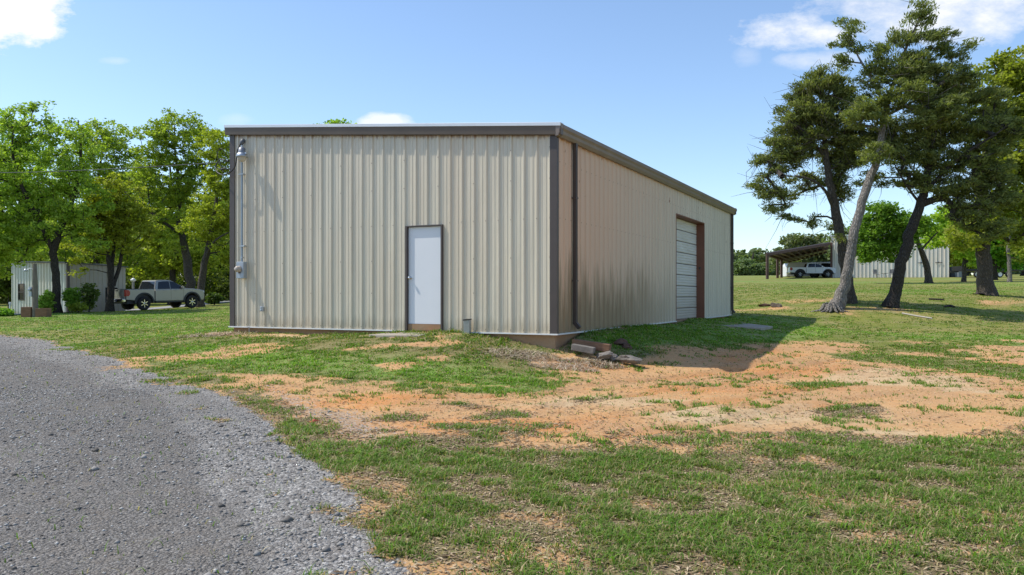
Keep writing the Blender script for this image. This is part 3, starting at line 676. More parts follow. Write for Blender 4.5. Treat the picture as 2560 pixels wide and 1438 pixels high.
# garage door
gd0, gd1, gh = GO[0], GO[1], GO[3]
t = NT('garage_panel'); v = t.obj(); n1 = t.noise(t.mapv(v, (3,1.2,9)), 1, 6, .7); z_ = t.n('SeparateXYZ', Vector=v).outputs[2]
k = t.math('ADD', t.math('SUBTRACT', 1., t.math('DIVIDE', z_, 1.8)), t.math('MULTIPLY', t.math('SUBTRACT', n1, .5), 1.6))
gm_ = t.pbr(t.mix(t.math('MULTIPLY', t.ramp(k, [(.2,0),(1.2,1)]), .6), t.mix(t.ramp(n1, [(.35,0),(.65,1)]), (.58,.56,.50), (.70,.69,.65)), (.33,.25,.16)), .55)
mb = MB(); nz_ = 9; hh = gh/nz_
for k in range(nz_):
    za = k*hh+.012; zb = (k+1)*hh-.012
    for j in range(4):          # each section is stamped with shallow horizontal ribs
        a = za+(zb-za)*j/4; b = za+(zb-za)*(j+1)/4
        mb.add([(-.25,gd0,a),(-.25,gd1,a),(-.238,gd1,a+.02),(-.238,gd0,a+.02),(-.238,gd1,b-.02),(-.238,gd0,b-.02),(-.25,gd1,b),(-.25,gd0,b)], [(0,1,2,3),(3,2,4,5),(5,4,6,7)])
gdo = mb.obj('garage_door', gm_, B, fix=False); gdo['label'] = 'dirty white sectional garage door'
mb = MB(); mb.box((-.30,gd0,0),(-.262,gd1,gh)); mb.obj('seam_backing', M['trim'], gdo)
mb = MB()
mb.box((-.30,gd1,-.03),(.044,gd1+.03,gh)); mb.box((-.30,gd0-.03,-.03),(.044,gd0,gh)); mb.box((-.30,gd0-.03,gh),(.044,gd1+.03,gh+.035))
mb.obj('garage_jamb', simple('rust_brown_steel', (.20,.08,.045), .6, 0, .3, 2), B, .003)
mb = MB(); mb.box((-.15,gd1-.03,1.72),(-.09,gd1,1.80)); mb.obj('latch', M['trim'], B)
# electrical mast, meter, lamp
sx = -8.75
mb = MB(); mb.tube([(sx,-.09,1.66),(sx,-.09,4.75)], .026, 12); mb.obj('conduit', M['galv_paint'], B)
mb = MB(); mb.lathe([(.03,-.06),(.045,-.04),(.06,.0),(.062,.05),(.05,.09),(.025,.115),(0,.12)], 16, Matrix.Translation((sx,-.1,4.72))@Matrix.Rotation(math.radians(-28), 4, 'X')@Matrix.Rotation(math.radians(12), 4, 'Y'))
mb.obj('weatherhead', simple('weatherhead_grey', (.10,.11,.12), .5), B)
for a, b in (((sx-.06,-.122,2.05),(sx+.10,-.035,2.08)), ((sx-.035,-.122,1.75),(sx+.035,-.06,1.79)), ((sx-.10,-.122,3.9),(sx+.06,-.035,3.925))): MB().box(a, b).obj('conduit_strap', M['galv'], B)
mb = MB(); mb.box((sx-.125,-.17,1.235),(sx+.125,-.045,1.66)); mbx = mb.obj('meter_box', simple('meter_grey', (.36,.40,.44), .45, .3), B, .012)
mb = MB(); Mm = Matrix.Translation((sx-.02,-.17,1.47))@Matrix.Rotation(PI/2, 4, 'X')
mb.lathe([(.0,.0),(.085,.0),(.088,.02),(.075,.03),(.073,.09),(.055,.12),(.0,.13)], 24, Mm); mb.obj('meter_dial', simple('meter_cover', (.42,.36,.30), .25, 0, .3, 12), mbx)
mb = MB(); mb.box((sx-.02,-.20,1.40),(sx+.02,-.172,1.36)); mb.obj('seal_tab', rust, mbx)
# gooseneck security lamp
lx0 = sx+.17
mb = MB(); mb.tube([(lx0-.02,-.04,4.36),(lx0,-.16,4.38),(lx0+.0,-.24,4.42),(lx0,-.26,4.46)], .014, 8); lam = mb.obj('wall_lamp', M['galv'], B); lam['label'] = 'round grey metal yard lamp under the eave'
mb = MB(); Ml = Matrix.Translation((lx0,-.26,4.31))
mb.lathe([(.0,.27),(.02,.265),(.05,.245),(.085,.23),(.095,.12),(.10,.10)], 20, Ml); mb.obj('lamp_housing', simple('lamp_grey', (.24,.25,.27), .45, .4), lam)
mb = MB(); mb.lathe([(.098,.105),(.125,.09),(.142,.03),(.145,.0),(.135,.0),(.12,.07),(.09,.095)], 24, Ml); mb.obj('lamp_shade', M['galv'], lam)
mb = MB(); mb.lathe([(.11,.05),(.11,.0),(.09,-.07),(.05,-.115),(0,-.13)], 20, Ml); mb.obj('lamp_lens', simple('lens_cloudy', (.52,.47,.38), .3), lam)
MB().tube([(lx0,-.26,4.57),(lx0,-.26,4.61)], .02, 8).obj('photocell', M['galv'], lam); MB().box((lx0+.09,-.29,4.37),(lx0+.17,-.23,4.42)).obj('latch', M['galv'], lam)
mb = MB(); Mo = Matrix.Translation((-8.08,-.04,.455)); mb.box((-.04,-.06,-.055),(.04,0,.055), 0, Mo); mb.box((-.048,-.072,-.062),(.048,-.06,.062), 0, Mo); mb.lathe([(0,.02),(.02,.02),(.022,0)], 10, Mo@Matrix.Translation((0,-.07,.03))@Matrix.Rotation(PI/2,4,'X')); mb.lathe([(0,.02),(.02,.02),(.022,0)], 10, Mo@Matrix.Translation((0,-.07,-.03))@Matrix.Rotation(PI/2,4,'X'))
mb.obj('outlet_box', M['galv'], B, .004)
mb = MB(); mb.tube([(-8.52,-.075,-.01),(-8.52,-.08,-.3)], .008, 6); mb.tube([(-8.6,-.06,-.01),(-8.52,-.075,-.01)], .008, 6); mb.obj('ground_wire', M['galv'], B)
# service drop: black cable to the trees on the left
pw = [bw(sx,-.16,4.66), bw(sx-.03,-.22,4.5), bw(sx-.06,-.25,4.15), bw(sx-.2,-.26,3.98), bw(-9.28,-.2,3.92), bw(-9.6,-.12,4.02), bw(-9.72,-.05,4.2), bw(-9.6,-.02,4.36), bw(-9.27,-.04,4.3)]
mb = MB(); pc = cat([tuple(p) for p in pw], 6); mb.tube(pc, .016, 8)
st = bw(-9.27,-.04,4.28); en = at(-620, 395, 46); wp = []
for k in range(41):
    q = k/40; p = st.lerp(en, q); p.z -= 4*q*(1-q)*.55; wp.append(p)
mb.tube(wp, .011, 6)
# splice and curls near the wall
mb.tube(cat([tuple(bw(-9.0,-.25,4.02)), tuple(bw(-9.15,-.28,4.06)), tuple(bw(-9.3,-.26,4.05)), tuple(bw(-9.5,-.2,4.12))], 5), [.012]*5+[.028]*6+[.010]*5, 8)
mb.tube(cat([tuple(bw(-9.27,-.05,4.3)), tuple(bw(-9.45,-.1,4.62)), tuple(bw(-9.62,-.1,4.5)), tuple(bw(-9.5,-.1,4.2)), tuple(bw(-9.35,-.15,4.0))], 6), .010, 6)
tag(mb.obj('power_cable', M['black']), 'thin black overhead cable looping from the corner of the metal workshop past the trees', 'cable')
# galvanised spout piece leaning on wall by the door
p = bw(-2.06, -.12, -.2); sp_ = empty('metal_spout', (p.x, p.y, hg(p.x, p.y)), BANG, 'short grey metal spout standing in grass against the front wall', 'spout')
mb = MB(); Ms = Matrix.Rotation(math.radians(6), 4, 'X')
mb.prism([(-.075,0),(.075,-.02),(.085,.30),(-.06,.29)], -.045, .045, lambda a, b, d: Ms@Vector((a, d, b))); mb.obj('duct', M['galv'], sp_, .004)
mb = MB(); mb.prism([(-.07,.29),(.095,.30),(.095,.32),(-.07,.31)], -.055, .055, lambda a, b, d: Ms@Vector((a, d, b))); mb.obj('rim', M['black'], sp_)
# ------------------------------------------------------------------ slabs, rocks, timbers around the building
def rockmesh(name, c, size, seed, mat, rot=0, sub=4, flat=.25, rough=.6):
    bm = bmesh.new(); bmesh.ops.create_icosphere(bm, subdivisions=sub, radius=1); r = random.Random(seed)
    pl = [(Vector((r.uniform(-1,1), r.uniform(-1,1), r.uniform(-1,1))).normalized(), r.uniform(.42,.72)) for _ in range(14)]
    for v in bm.verts:
        for (nn, d) in pl:
            q = v.co.dot(nn)
            if q > d: v.co -= nn*(q-d)*.97
        nz_ = fbm([v.co.x*2+seed], [v.co.y*2+v.co.z*1.7], seed, 4)[0]-.5
        v.co *= 1+nz_*rough
        v.co = Vector((v.co.x*size[0], v.co.y*size[1], v.co.z*size[2]))
    me = bpy.data.meshes.new(name); bm.to_mesh(me); bm.free(); me.materials.append(mat)
    o = bpy.data.objects.new(name, me); COL.objects.link(o); o.location = c; o.rotation_euler = (0, 0, rot); return o
def gl(px, py, dz=0):
    x, y = gp(px, py); return (x, y, hg(x, y)+dz)
def bank(px, py, Y): v = at(px, py, Y); return v
# ground points beside the corner, local frame
def loc(lx, ly, dz=0): v = bw(lx, ly); return (v.x, v.y, hg(v.x, v.y)+dz)
tag(rockmesh('boulder', bank(1568, 897, 16.2), (.34,.24,.14), 11, M['rock'], -.35), 'largest flat grey rock at the foot of the shaded bank', 'rock', 'rocks along the bank')
tag(rockmesh('boulder', bank(1508, 888, 16.3), (.25,.19,.12), 12, M['rock'], -.3), 'grey rock half buried between timber and largest rock', 'rock', 'rocks along the bank')
tag(rockmesh('boulder', bank(1535, 895, 16.35), (.15,.14,.11), 15, M['rock'], .3), 'small dark stone wedged between two grey rocks', 'rock', 'rocks along the bank')
def beam(a, b, w, h, mat, name, bev=.012):
    a = Vector(a); b = Vector(b); d = (b-a); L = d.length; o = MB().box((0,-w/2,-h/2),(L,w/2,h/2)).obj(name, mat, None, bev)
    o.matrix_world = Matrix.Translation(a)@d.to_track_quat('X', 'Z').to_matrix().to_4x4(); return o
tag(beam(bank(1432,857,16.75), bank(1526,871,16.45), .16, .17, M['timber'], 'timber_beam'), 'reddish brown timber edging the grass bank near the corner', 'timber')
tag(beam(bank(1431,867,16.45), bank(1486,877,16.3), .2, .13, M['rock'], 'concrete_block'), 'grey rectangular concrete block below the brown timber', 'block')
cl = rockmesh('dirt_clods', bank(1548, 856, 17.4), (.22,.15,.10), 21, M['clay'], .2, 3, .2, .9); tag(cl, 'dark reddish clump of roots and clay on the grass bank', 'dirt clump')
cl = rockmesh('dirt_clods', bank(1566, 866, 17.3), (.2,.16,.1), 22, M['clay'], .9, 3, .2, .9); tag(cl, 'smaller dark clay lump just below the larger clump', 'dirt clump')
# flat slabs
def slabpoly(name, pts, th, mat, lab, cat_):
    mb = MB(); z0 = [hg(x, y) for x, y in pts]; zt = sum(z0)/len(z0)+th
    k = len(pts); v = [(x, y, .5*zt+.5*(hg(x, y)+th)) for x, y in pts]+[(x, y, min(z0)-.15) for x, y in pts]
    mb.add(v, [tuple(range(k)), tuple(range(2*k-1, k-1, -1))]+[(i, (i+1) % k, k+(i+1) % k, k+i) for i in range(k)])
    return tag(mb.obj(name, mat, None, .012), lab, cat_)
slabpoly('concrete_slab', [bw(*p)[:2] for p in [(-4.35,-.62),(-3.9,-.7),(-2.9,-.72),(-2.86,-.35),(-3.6,-.14),(-4.1,-.3)]], .035, M['slab'], 'flat tan stepping slab in the grass below the white door', 'slab')
slabpoly('concrete_pad', [bw(*p)[:2] for p in [(.1,9.6),(.1,12.8),(1.1,12.7),(2.65,11.2),(2.5,9.9)]], .015, M['slab'], 'pale concrete pad outside the garage opening', 'slab')
# straw heap at the corner
def straw(n, cx, cy, rx, ry, hgt, sd):
    r = np.random.default_rng(sd); a = r.random(n)*2*PI; q = np.sqrt(r.random(n)); x = cx+q*rx*np.cos(a); y = cy+q*ry*np.sin(a)
    z = HG(x, y)+hgt*(1-q*q)*r.random(n); L = .04+.09*r.random(n); th = r.random(n)*2*PI; ph = (r.random(n)-.3)*.9
    d = np.stack([np.cos(th)*np.cos(ph), np.sin(th)*np.cos(ph), np.sin(ph)], 1)*L[:,None]; s_ = np.stack([-np.sin(th), np.cos(th), 0*th], 1)*.005
    c = np.stack([x, y, z+.01], 1)
    return np.stack([c-d-s_, c-d+s_, c+d+s_*.5, c+d-s_*.5], 1).reshape(-1,3), np.arange(n*4).reshape(-1,4), np.repeat(.3+.7*r.random(n), 4)
parts = [straw(1300, *bw(-.45,-.8)[:2], .85, .4, .05, 1), straw(700, *bw(.6,-1.0)[:2], .7, .28, .03, 2), straw(900, *bw(-9.2,-.5)[:2], 1.1, .3, .03, 3), straw(700, *bw(.9,-.3)[:2], .7, .25, .08, 5)]
off = 0; VV = []; FF = []; AA = []
for (a, b, c) in parts: VV.append(a); FF.append(b+off); AA.append(c); off += len(a)
t = NT('straw'); a = t.attr('var').outputs['Fac']
so = fast('dead_grass', np.concatenate(VV), np.concatenate(FF), t.pbr(t.ramp(a, [(.3,(.26,.18,.11)),(.6,(.50,.39,.27)),(1,(.68,.58,.44))]), .9), None, {'var': np.concatenate(AA)}); struct(so, 'stuff')
tag(rockmesh('brick_chip', gl(785, 1062, .01), (.09,.06,.04), 31, simple('brick_red', (.45,.10,.05), .8)), 'small orange red chip lying on the gravel beside the drive', 'stone')
tag(rockmesh('field_rock', gl(1940, 768, .06), (.36,.25,.2), 33, M['rock']), 'small pale rock in the lawn left of the cedar trunks', 'rock')
tag(rockmesh('field_rock', gl(1916, 766, .03), (.45,.25,.14), 34, M['clay']), 'low dark dirt lump beside the pale rock in the lawn', 'rock')
# ------------------------------------------------------------------ trees
def cyls(P0, P1, R0, R1, k=6):
    d = P1-P0; L = np.linalg.norm(d, axis=1, keepdims=True)+1e-9; d = d/L
    up = np.where(np.abs(d[:,2:3]) < .9, np.array([[0,0,1.]]), np.array([[1.,0,0]]))
    a = np.cross(up, d); a /= np.linalg.norm(a, axis=1, keepdims=True); b = np.cross(d, a)
    th = np.arange(k)*2*PI/k; c = np.cos(th)[None,:,None]; s = np.sin(th)[None,:,None]
    ring = a[:,None]*c+b[:,None]*s
    V = np.concatenate([P0[:,None]+ring*R0[:,None,None], P1[:,None]+ring*R1[:,None,None]], 1)
    n_ = len(P0); i = np.arange(k); j = (i+1) % k
    f = np.stack([i, j, j+k, i+k], 1)[None]+(np.arange(n_)*2*k)[:,None,None]
    return V.reshape(-1,3), f.reshape(-1,4)
def leaves(C, rad, per, ll, lw, r, flat=.6, spray=None, center=None):
    m = len(C); c = np.repeat(C, per, 0); rr = np.repeat(rad, per)[:,None]
    g = r.normal(size=(m*per, 3)); g /= np.linalg.norm(g, axis=1, keepdims=True); q = r.random((m*per, 1))**.5
    off = g*q*rr; off[:,2] *= flat; p = c+off
    if spray is None:
        d = r.normal(size=(m*per, 3)); d[:,2] *= .6
    else:
        out = p-center; out[:,2] *= .3; out /= np.linalg.norm(out, axis=1, keepdims=True)+1e-6
        d = out*spray+r.normal(size=(m*per, 3))*.55; d[:,2] += .35
    d /= np.linalg.norm(d, axis=1, keepdims=True)
    nrm = r.normal(size=(m*per, 3)); nrm[:,2] += 1.0
    s = np.cross(d, nrm); s /= np.linalg.norm(s, axis=1, keepdims=True)+1e-9
    sc = (.6+.8*r.random((m*per, 1)))
    d = d*ll*sc; s = s*lw*sc
    V = np.stack([p-d*.5, p+s*.5-d*.05, p+d*.5, p-s*.5-d*.05], 1).reshape(-1,3)
    cv = np.repeat(r.random(m), per)
    var = np.clip(.35*cv+.65*r.random(m*per), 0, 1)
    return V, np.arange(m*per*4).reshape(-1,4), np.repeat(var, 4)
def tree(name, label, cat_, base, trunks, blobs, ncl, per, ll, lw, crad, bark_, leaf_, r0=.25, group=None, seed=0, spray=None, flat=.6, depthk=1., bare=0, tipr=.012, trunksides=12, hollow=0.):
    """base=(px,py,Y); trunks=list of lists of (px,py,dY,radius); blobs=(px,py,rx,ry[,dY])"""
    r = np.random.default_rng(seed); Y = base[2]
    bx = (base[0]-1280)/F*Y; b0 = np.array([bx, Y, hg(bx, Y)-.08])
    dzb = b0[2]+.08-at(base[0], base[1], Y).z
    def P(px, py, dY=0): v = at(px, py, Y); return np.array([v.x, v.y+dY, v.z])
    nodes = []; par = []; rad = []; istr = []
    tchains = []
    for tr in trunks:
        pts = [P(q[0], q[1], q[2]) for q in tr]; rs = [q[3] for q in tr]
        if tr is trunks[0]: pts[0] = np.array([pts[0][0], pts[0][1], hg(pts[0][0], pts[0][1])-.1])
        fine = cat([tuple(p) for p in pts], 5); rr = np.interp(np.linspace(0, len(rs)-1, len(fine)), np.arange(len(rs)), rs)
        fine = [np.array(q) for q in fine]
        for i in range(1, len(fine)-1): fine[i] = fine[i]+r.normal(size=3)*rr[i]*.12
        tchains.append((fine, rr)); pi = -1
        for i, (q, ra) in enumerate(zip(fine, rr)):
            nodes.append(q); par.append(pi); rad.append(ra); istr.append(i >= len(fine)*.30); pi = len(nodes)-1
    nt = len(nodes)
    bl_ = [(P(b[0], b[1], b[4] if len(b) > 4 else 0), b[2]/F*Y, b[3]/F*Y) for b in blobs]
    vol = np.array([rx*rz*(rx+rz) for _, rx, rz in bl_]); cnt = np.maximum(2, (ncl*vol/vol.sum()).astype(int))
    C = []
    for (c, rx, rz), m in zip(bl_, cnt):
        g = r.normal(size=(m, 3)); g /= np.linalg.norm(g, axis=1, keepdims=True); q = (hollow+(1-hollow)*r.random((m, 1)))**.42
        C.append(c+g*q*np.array([rx, (rx+rz)*.5*depthk, rz]))
    C = np.concatenate(C); N = np.array(nodes)
    tn = N[np.array(istr)]
    dist = np.min(np.linalg.norm(C[:,None]-tn[None], axis=2), axis=1); order = np.argsort(dist)
    cap = len(N)+len(C)*30; NN = np.zeros((cap, 3)); NN[:nt] = N; cn = nt; ok = np.zeros(cap, bool); ok[:nt] = istr
    par = par+[0]*(cap-nt); ends = []
    for ci in order:
        p = C[ci]; d = NN[:cn]-p; dd = np.linalg.norm(d, axis=1)+1.2*np.maximum(0, d[:,2]+.15*np.linalg.norm(d[:,:2], axis=1)); dd[~ok[:cn]] = 1e9
        j = int(np.argmin(dd)); a = NN[j]; L = np.linalg.norm(p-a); ks = max(1, int(L/.55)); pi = j
        for k in range(1, ks+1):
            q = k/ks; m = a+(p-a)*q; m = m+r.normal(size=3)*.06*L*math.sin(PI*q)*.5; m[2] += .10*L*math.sin(PI*q)
            NN[cn] = m; par[cn] = pi; ok[cn] = True; pi = cn; cn += 1
        ends.append(pi)
    w = np.zeros(cn)
    for e in ends: w[e] += 1
    for i in range(cn-1, nt-1, -1): w[par[i]] += w[i]
    R = tipr*np.maximum(w, 1)**.47
    idx = np.arange(nt, cn); pr = np.array(par[:cn])[idx]
    R0 = np.where(pr < nt, R[idx]*1.25, np.minimum(R[pr], R[idx]*1.3)) if len(idx) else []
    V, Fc = cyls(NN[pr], NN[idx], np.asarray(R0), R[idx], 5)
    # bare dead twigs
    Vs = [V]; Fs = [Fc]; off = len(V)
    if bare:
        e = r.integers(nt, cn, bare); p0 = NN[e]; d = r.normal(size=(bare, 3)); d[:,2] -= .3; d /= np.linalg.norm(d, axis=1, keepdims=True)
        L = .4+1.0*r.random((bare, 1)); p1 = p0+d*L*.5; p2 = p1+(d+r.normal(size=(bare, 3))*.4)*L*.5
        for (a, b, ra, rb) in ((p0, p1, .014, .009), (p1, p2, .009, .004)):
            v_, f_ = cyls(a, b, np.full(bare, ra), np.full(bare, rb), 4); Vs.append(v_); Fs.append(f_+off); off += len(v_)
    # trunk tubes with flared, fluted foot
    for ti, (fine, rr) in enumerate(tchains):
        k = trunksides if ti == 0 else 9; ring = []; up = np.array([1.,0,0])
        ph = r.random()*6
        for i, q in enumerate(fine):
            d = fine[min(i+1, len(fine)-1)]-fine[max(i-1, 0)]; d = d/np.linalg.norm(d)
            a = up-d*up.dot(d); a /= np.linalg.norm(a); b = np.cross(d, a)
            hgt = q[2]-fine[0][2]; fl = math.exp(-max(0, hgt)/.35) if ti == 0 else 0
            for j in range(k):
                th = 2*PI*j/k; rr_ = rr[i]*(1+.06*math.sin(3*th+ph+i*.3)+.05*math.sin(7*th+i)+fl*(.35+.4*math.sin(5*th+ph)))
                ring.append(q+(a*math.cos(th)+b*math.sin(th))*rr_)
        ring = np.array(ring); m = len(fine); i = np.arange(m-1)[:,None]*k; j = np.arange(k)[None]; jj = (j+1) % k
        f_ = np.stack([i+j, i+jj, i+k+jj, i+k+j], 2).reshape(-1, 4)
        Vs.append(ring); Fs.append(f_+off); off += len(ring)
    root = empty(name, tuple(b0+np.array([0,0,.08])), 0, label, cat_, group); o0 = b0+np.array([0,0,.08])
    fast('trunk', np.concatenate(Vs)-o0, np.concatenate(Fs), bark_, root, None, True)
    E = NN[np.array(ends)]; rc = crad*(.6+.8*r.random(len(E)))
    V, Fc, A_ = leaves(E, rc, per, ll, lw, r, flat, spray, np.mean(C, 0))
    fast('crown', V-o0, Fc, leaf_, root, {'var': A_})
    return root
OAK = dict(ll=.17, lw=.105, crad=.46, flat=.6)
G1 = 'trees behind the far shed and pickup'
tree('oak_tree', 'tall oak with thick dark trunk standing before the left face of the pale shed', 'tree', (140,782,46),
     [[(140,782,0,.24),(140,700,0,.21),(136,620,0,.20),(150,560,.3,.17),(175,470,.6,.12),(190,380,.5,.07),(195,300,0,.03)],[(138,640,0,.14),(112,560,-.5,.15),(85,480,-1,.10),(60,400,-1,.06),(60,330,-1,.03)]],
     [(85,305,75,58),(25,350,70,70),(180,380,70,80),(90,430,120,90),(40,520,100,70),(200,500,80,75),(120,560,110,60),(-60,450,60,120),(20,620,80,45),(225,590,60,40)], 520, 70, bark_=M['bark_dark'], leaf_=M['leaf_oak'], seed=1, group=G1, hollow=.2, **OAK)
tree('oak_tree', 'slender several-stemmed tree right in front of the grey shed wall, beside the truck bed', 'tree', (275,772,49),
     [[(275,772,0,.20),(278,710,0,.20),(272,650,0,.13),(262,590,0,.09),(250,540,-.5,.05)],[(277,715,0,.13),(276,640,.3,.12),(282,560,.5,.08),(285,500,.5,.04)],[(280,715,.2,.12),(295,640,.4,.11),(302,580,.3,.06),(312,520,.3,.03)]],
     [(285,480,75,45),(240,540,75,45),(335,560,65,60),(215,610,60,30),(310,610,50,30),(280,530,80,55),(190,650,35,18),(215,682,35,10)], 260, 60, bark_=M['bark_dark'], leaf_=M['leaf_yel'], seed=2, group=G1, ll=.17, lw=.11, crad=.45, flat=.5)
tree('oak_tree', 'broad oak with a grey fluted trunk directly behind the hood of the silver truck', 'tree', (478,757,62),
     [[(478,757,0,.37),(472,690,0,.34),(462,620,0,.28),(448,540,0,.20),(440,450,.5,.13),(430,370,.5,.07),(430,310,.5,.03)],[(455,590,0,.14),(400,540,-1,.10),(350,500,-1.5,.06),(330,480,-1.5,.04)]],
     [(440,325,75,48),(380,360,60,60),(500,370,55,60),(420,440,85,70),(360,470,60,50),(500,460,60,60),(430,540,90,50),(345,560,45,40),(440,610,70,30)], 520, 60, bark_=M['bark_oak'], leaf_=M['leaf_oak'], seed=3, group=G1, hollow=.15, ll=.19, lw=.12, crad=.50, flat=.55)
tree('oak_tree', 'oak with pale trunk leaning right, nearest to the left edge of the metal workshop', 'tree', (500,755,58),
     [[(500,755,0,.26),(505,690,0,.25),(520,620,0,.20),(535,540,0,.14),(545,450,0,.09),(540,380,0,.04)],[(515,640,0,.10),(550,605,-1,.07),(590,585,-1.5,.04)]],
     [(530,360,55,40),(560,430,45,70),(540,520,60,60),(575,610,40,50),(500,560,50,50),(590,500,40,60),(600,650,40,30)], 330, 55, bark_=M['bark_oak'], leaf_=M['leaf_yel'], seed=4, group=G1, ll=.18, lw=.115, crad=.50, flat=.55, hollow=.2)
tree('oak_tree', 'dense tree filling the gap between the two tallest oaks on the left', 'tree', (240,755,72),
     [[(240,755,0,.3),(240,640,0,.25),(245,520,0,.18),(250,420,0,.10),(260,340,0,.04)]],
     [(250,340,70,55),(290,400,55,80),(215,440,60,90),(280,500,60,60),(240,600,90,50),(150,640,70,40),(330,640,60,40)], 420, 55, bark_=M['bark_dark'], leaf_=M['leaf_oak'], seed=5, group=G1, ll=.22, lw=.145, crad=.62, flat=.55)
tree('oak_tree', 'dark straight-trunked tree standing behind the cab of the silver truck', 'tree', (430,757,70),
     [[(430,757,0,.27),(431,650,0,.25),(430,590,0,.22),(428,500,0,.14),(425,400,0,.06)]],
     [(400,600,70,40),(450,650,70,35),(380,680,50,30),(500,660,60,35),(430,520,60,60)], 240, 55, bark_=M['bark_dark'], leaf_=M['leaf_yel'], seed=6, group=G1, ll=.28, lw=.19, crad=.7, flat=.45)
tree('oak_tree', 'dark-trunked tree rising behind the left end of the shed roof', 'tree', (52,755,74),
     [[(52,755,0,.3),(52,660,0,.28),(52,560,0,.2),(50,450,0,.12),(45,360,0,.05)]],
     [(30,640,80,50),(-40,600,70,90),(80,600,70,50),(0,480,90,100),(60,400,80,70),(20,320,60,50),(-20,700,50,30)], 420, 55, bark_=M['bark_dark'], leaf_=M['leaf_oak'], seed=7, group=G1, ll=.22, lw=.145, crad=.62, flat=.55)
tree('oak_tree', 'yellow-green tree overhanging the left edge of the view beside the shed', 'tree', (-45,785,44),
     [[(-45,785,0,.2),(-45,700,0,.18),(-40,620,0,.12),(-30,560,0,.06)]],
     [(0,600,45,40),(-20,640,50,45),(10,670,30,25),(-40,560,50,50)], 120, 60, bark_=M['bark_dark'], leaf_=M['leaf_yel'], seed=8, group=G1, ll=.18, lw=.12, crad=.45, flat=.55)
for i, (px, w_, top, Y, lab) in enumerate([(-160,90,330,85,'leafy tree standing beyond the left edge of the view'),(110,110,420,92,'tree deep in the wood behind the shed roof'),(330,100,400,95,'tree deep in the wood behind the slender tree'),
        (560,90,440,88,'tree deep in the wood just left of the workshop corner'),(690,90,430,90,'tree hidden behind the left side of the workshop')]):
    tree('oak_tree', lab, 'tree', (px,752,Y), [[(px,752,0,.3),(px+5,640,0,.26),(px-5,520,0,.16),(px,top+40,0,.05)]],
         [(px,top+50,w_*.6,60),(px-w_*.5,top+130,w_*.6,80),(px+w_*.5,top+130,w_*.6,80),(px,640,w_*1.0,70),(px-40,700,70,35),(px+50,700,70,35)], 340, 50, bark_=M['bark_dark'], leaf_=M['leaf_dark' if i % 2 else 'leaf_oak'], seed=20+i, group=G1, ll=.36, lw=.25, crad=.9, flat=.6)
# tree top seen over the roof
tree('oak_tree', 'distant tree whose top just shows above the workshop roof', 'tree', (840,740,62), [[(840,740,0,.4),(840,560,0,.3),(840,400,0,.15),(840,330,0,.05)]],
     [(835,312,34,14),(880,316,26,13),(850,320,40,16),(800,345,40,38),(880,350,34,34),(840,400,80,60)], 170, 55, bark_=M['bark_dark'], leaf_=M['leaf_oak'], seed=31, ll=.24, lw=.16, crad=.55, flat=.5)
# understorey of the wood, uncountable
def mass(name, n, fx, ll, lw, leafm, seed, lump=3.):
    r = np.random.default_rng(seed); x, y, z0, hh_ = fx(r, n); zg = HG(x, y)
    z = zg+z0*hh_*(.55+.9*fbm(x/lump, y/lump+z0*2, seed, 3)); C = np.stack([x, y, z], 1)
    V, Fc, A_ = leaves(C, np.full(len(C), .7), 6, ll, lw, r, .8)
    return struct(fast(name, V, Fc, leafm, None, {'var': A_}), 'stuff')
def fxl(r, n):
    x = -100+95*r.random(n); y = 84+16*r.random(n)+ (x < -60)*(-10); return x, y, r.random(n)**.8, np.full(n, 8.)
mass('woodland_undergrowth', 9000, fxl, .55, .38, M['leaf_dark'], 61)
def fxm(r, n):
    x = -70+58*r.random(n); y = 77+8*r.random(n); return x, y, r.random(n)**.7, np.full(n, 9.)
mass('midwood_foliage', 5200, fxm, .34, .22, M['leaf_oak'], 64, 2.5)
def fxb(r, n):
    x = -80+70*r.random(n); y = 76+5*r.random(n); return x, y, r.random(n)**1.2, np.full(n, 2.6)
mass('brush', 4000, fxb, .35, .2, M['leaf_dark'], 62, 2.)
def fxf(r, n):
    x = 20+330*r.random(n); y = 250+14*r.random(n)+np.abs(x-80)*.1; return x, y, r.random(n)**.6, 5+4.5*vnoise(x/9, x*0, 6)+1.5*vnoise(x/3, x*0, 8)
mass('distant_wood', 12000, fxf, 1.2, .9, M['leaf_far'], 63, 9.)
# bushes near the shed
def bush(px, py, Y, rx, ry, leafm, lab, seed, n=70, per=40, ll=.14):
    tree('shrub', lab, 'shrub', (px,py,Y), [[(px,py,0,.04),(px+2,py-ry,0,.03),(px,py-ry*1.6,0,.012)]], [(px,py-ry,rx,ry)], n, per, ll, ll*.6, .22, M['bark_dark'], leafm, seed=seed, tipr=.008, trunksides=6)
bush(180,775,46.5,14,30,M['leaf_lime'],'leafy green shrub just right of the thick oak trunk',71)
bush(116,782,45.5,12,26,M['leaf_oak'],'thin green shrub between the wooden pole and the thick oak trunk',72)
bush(222,775,47.5,22,34,M['leaf_dark'],'dark straggly shrub against the middle of the grey shed wall',73,60,30)
bush(8,792,42,20,9,M['leaf_lime'],'low bright green plants at the far left edge of the view',74)
bush(195,778,46.0,20,10,M['leaf_oak'],'low green weeds along the lane in front of the shed corner',75,40,30)
bush(535,760,64,22,14,M['leaf_dark'],'low dark bush in front of the truck, behind the lawn',76,60,40,.2)
bush(20,740,60,30,40,M['leaf_dark'],'tall dark bush left of the pale shed',77,160,50,.25)
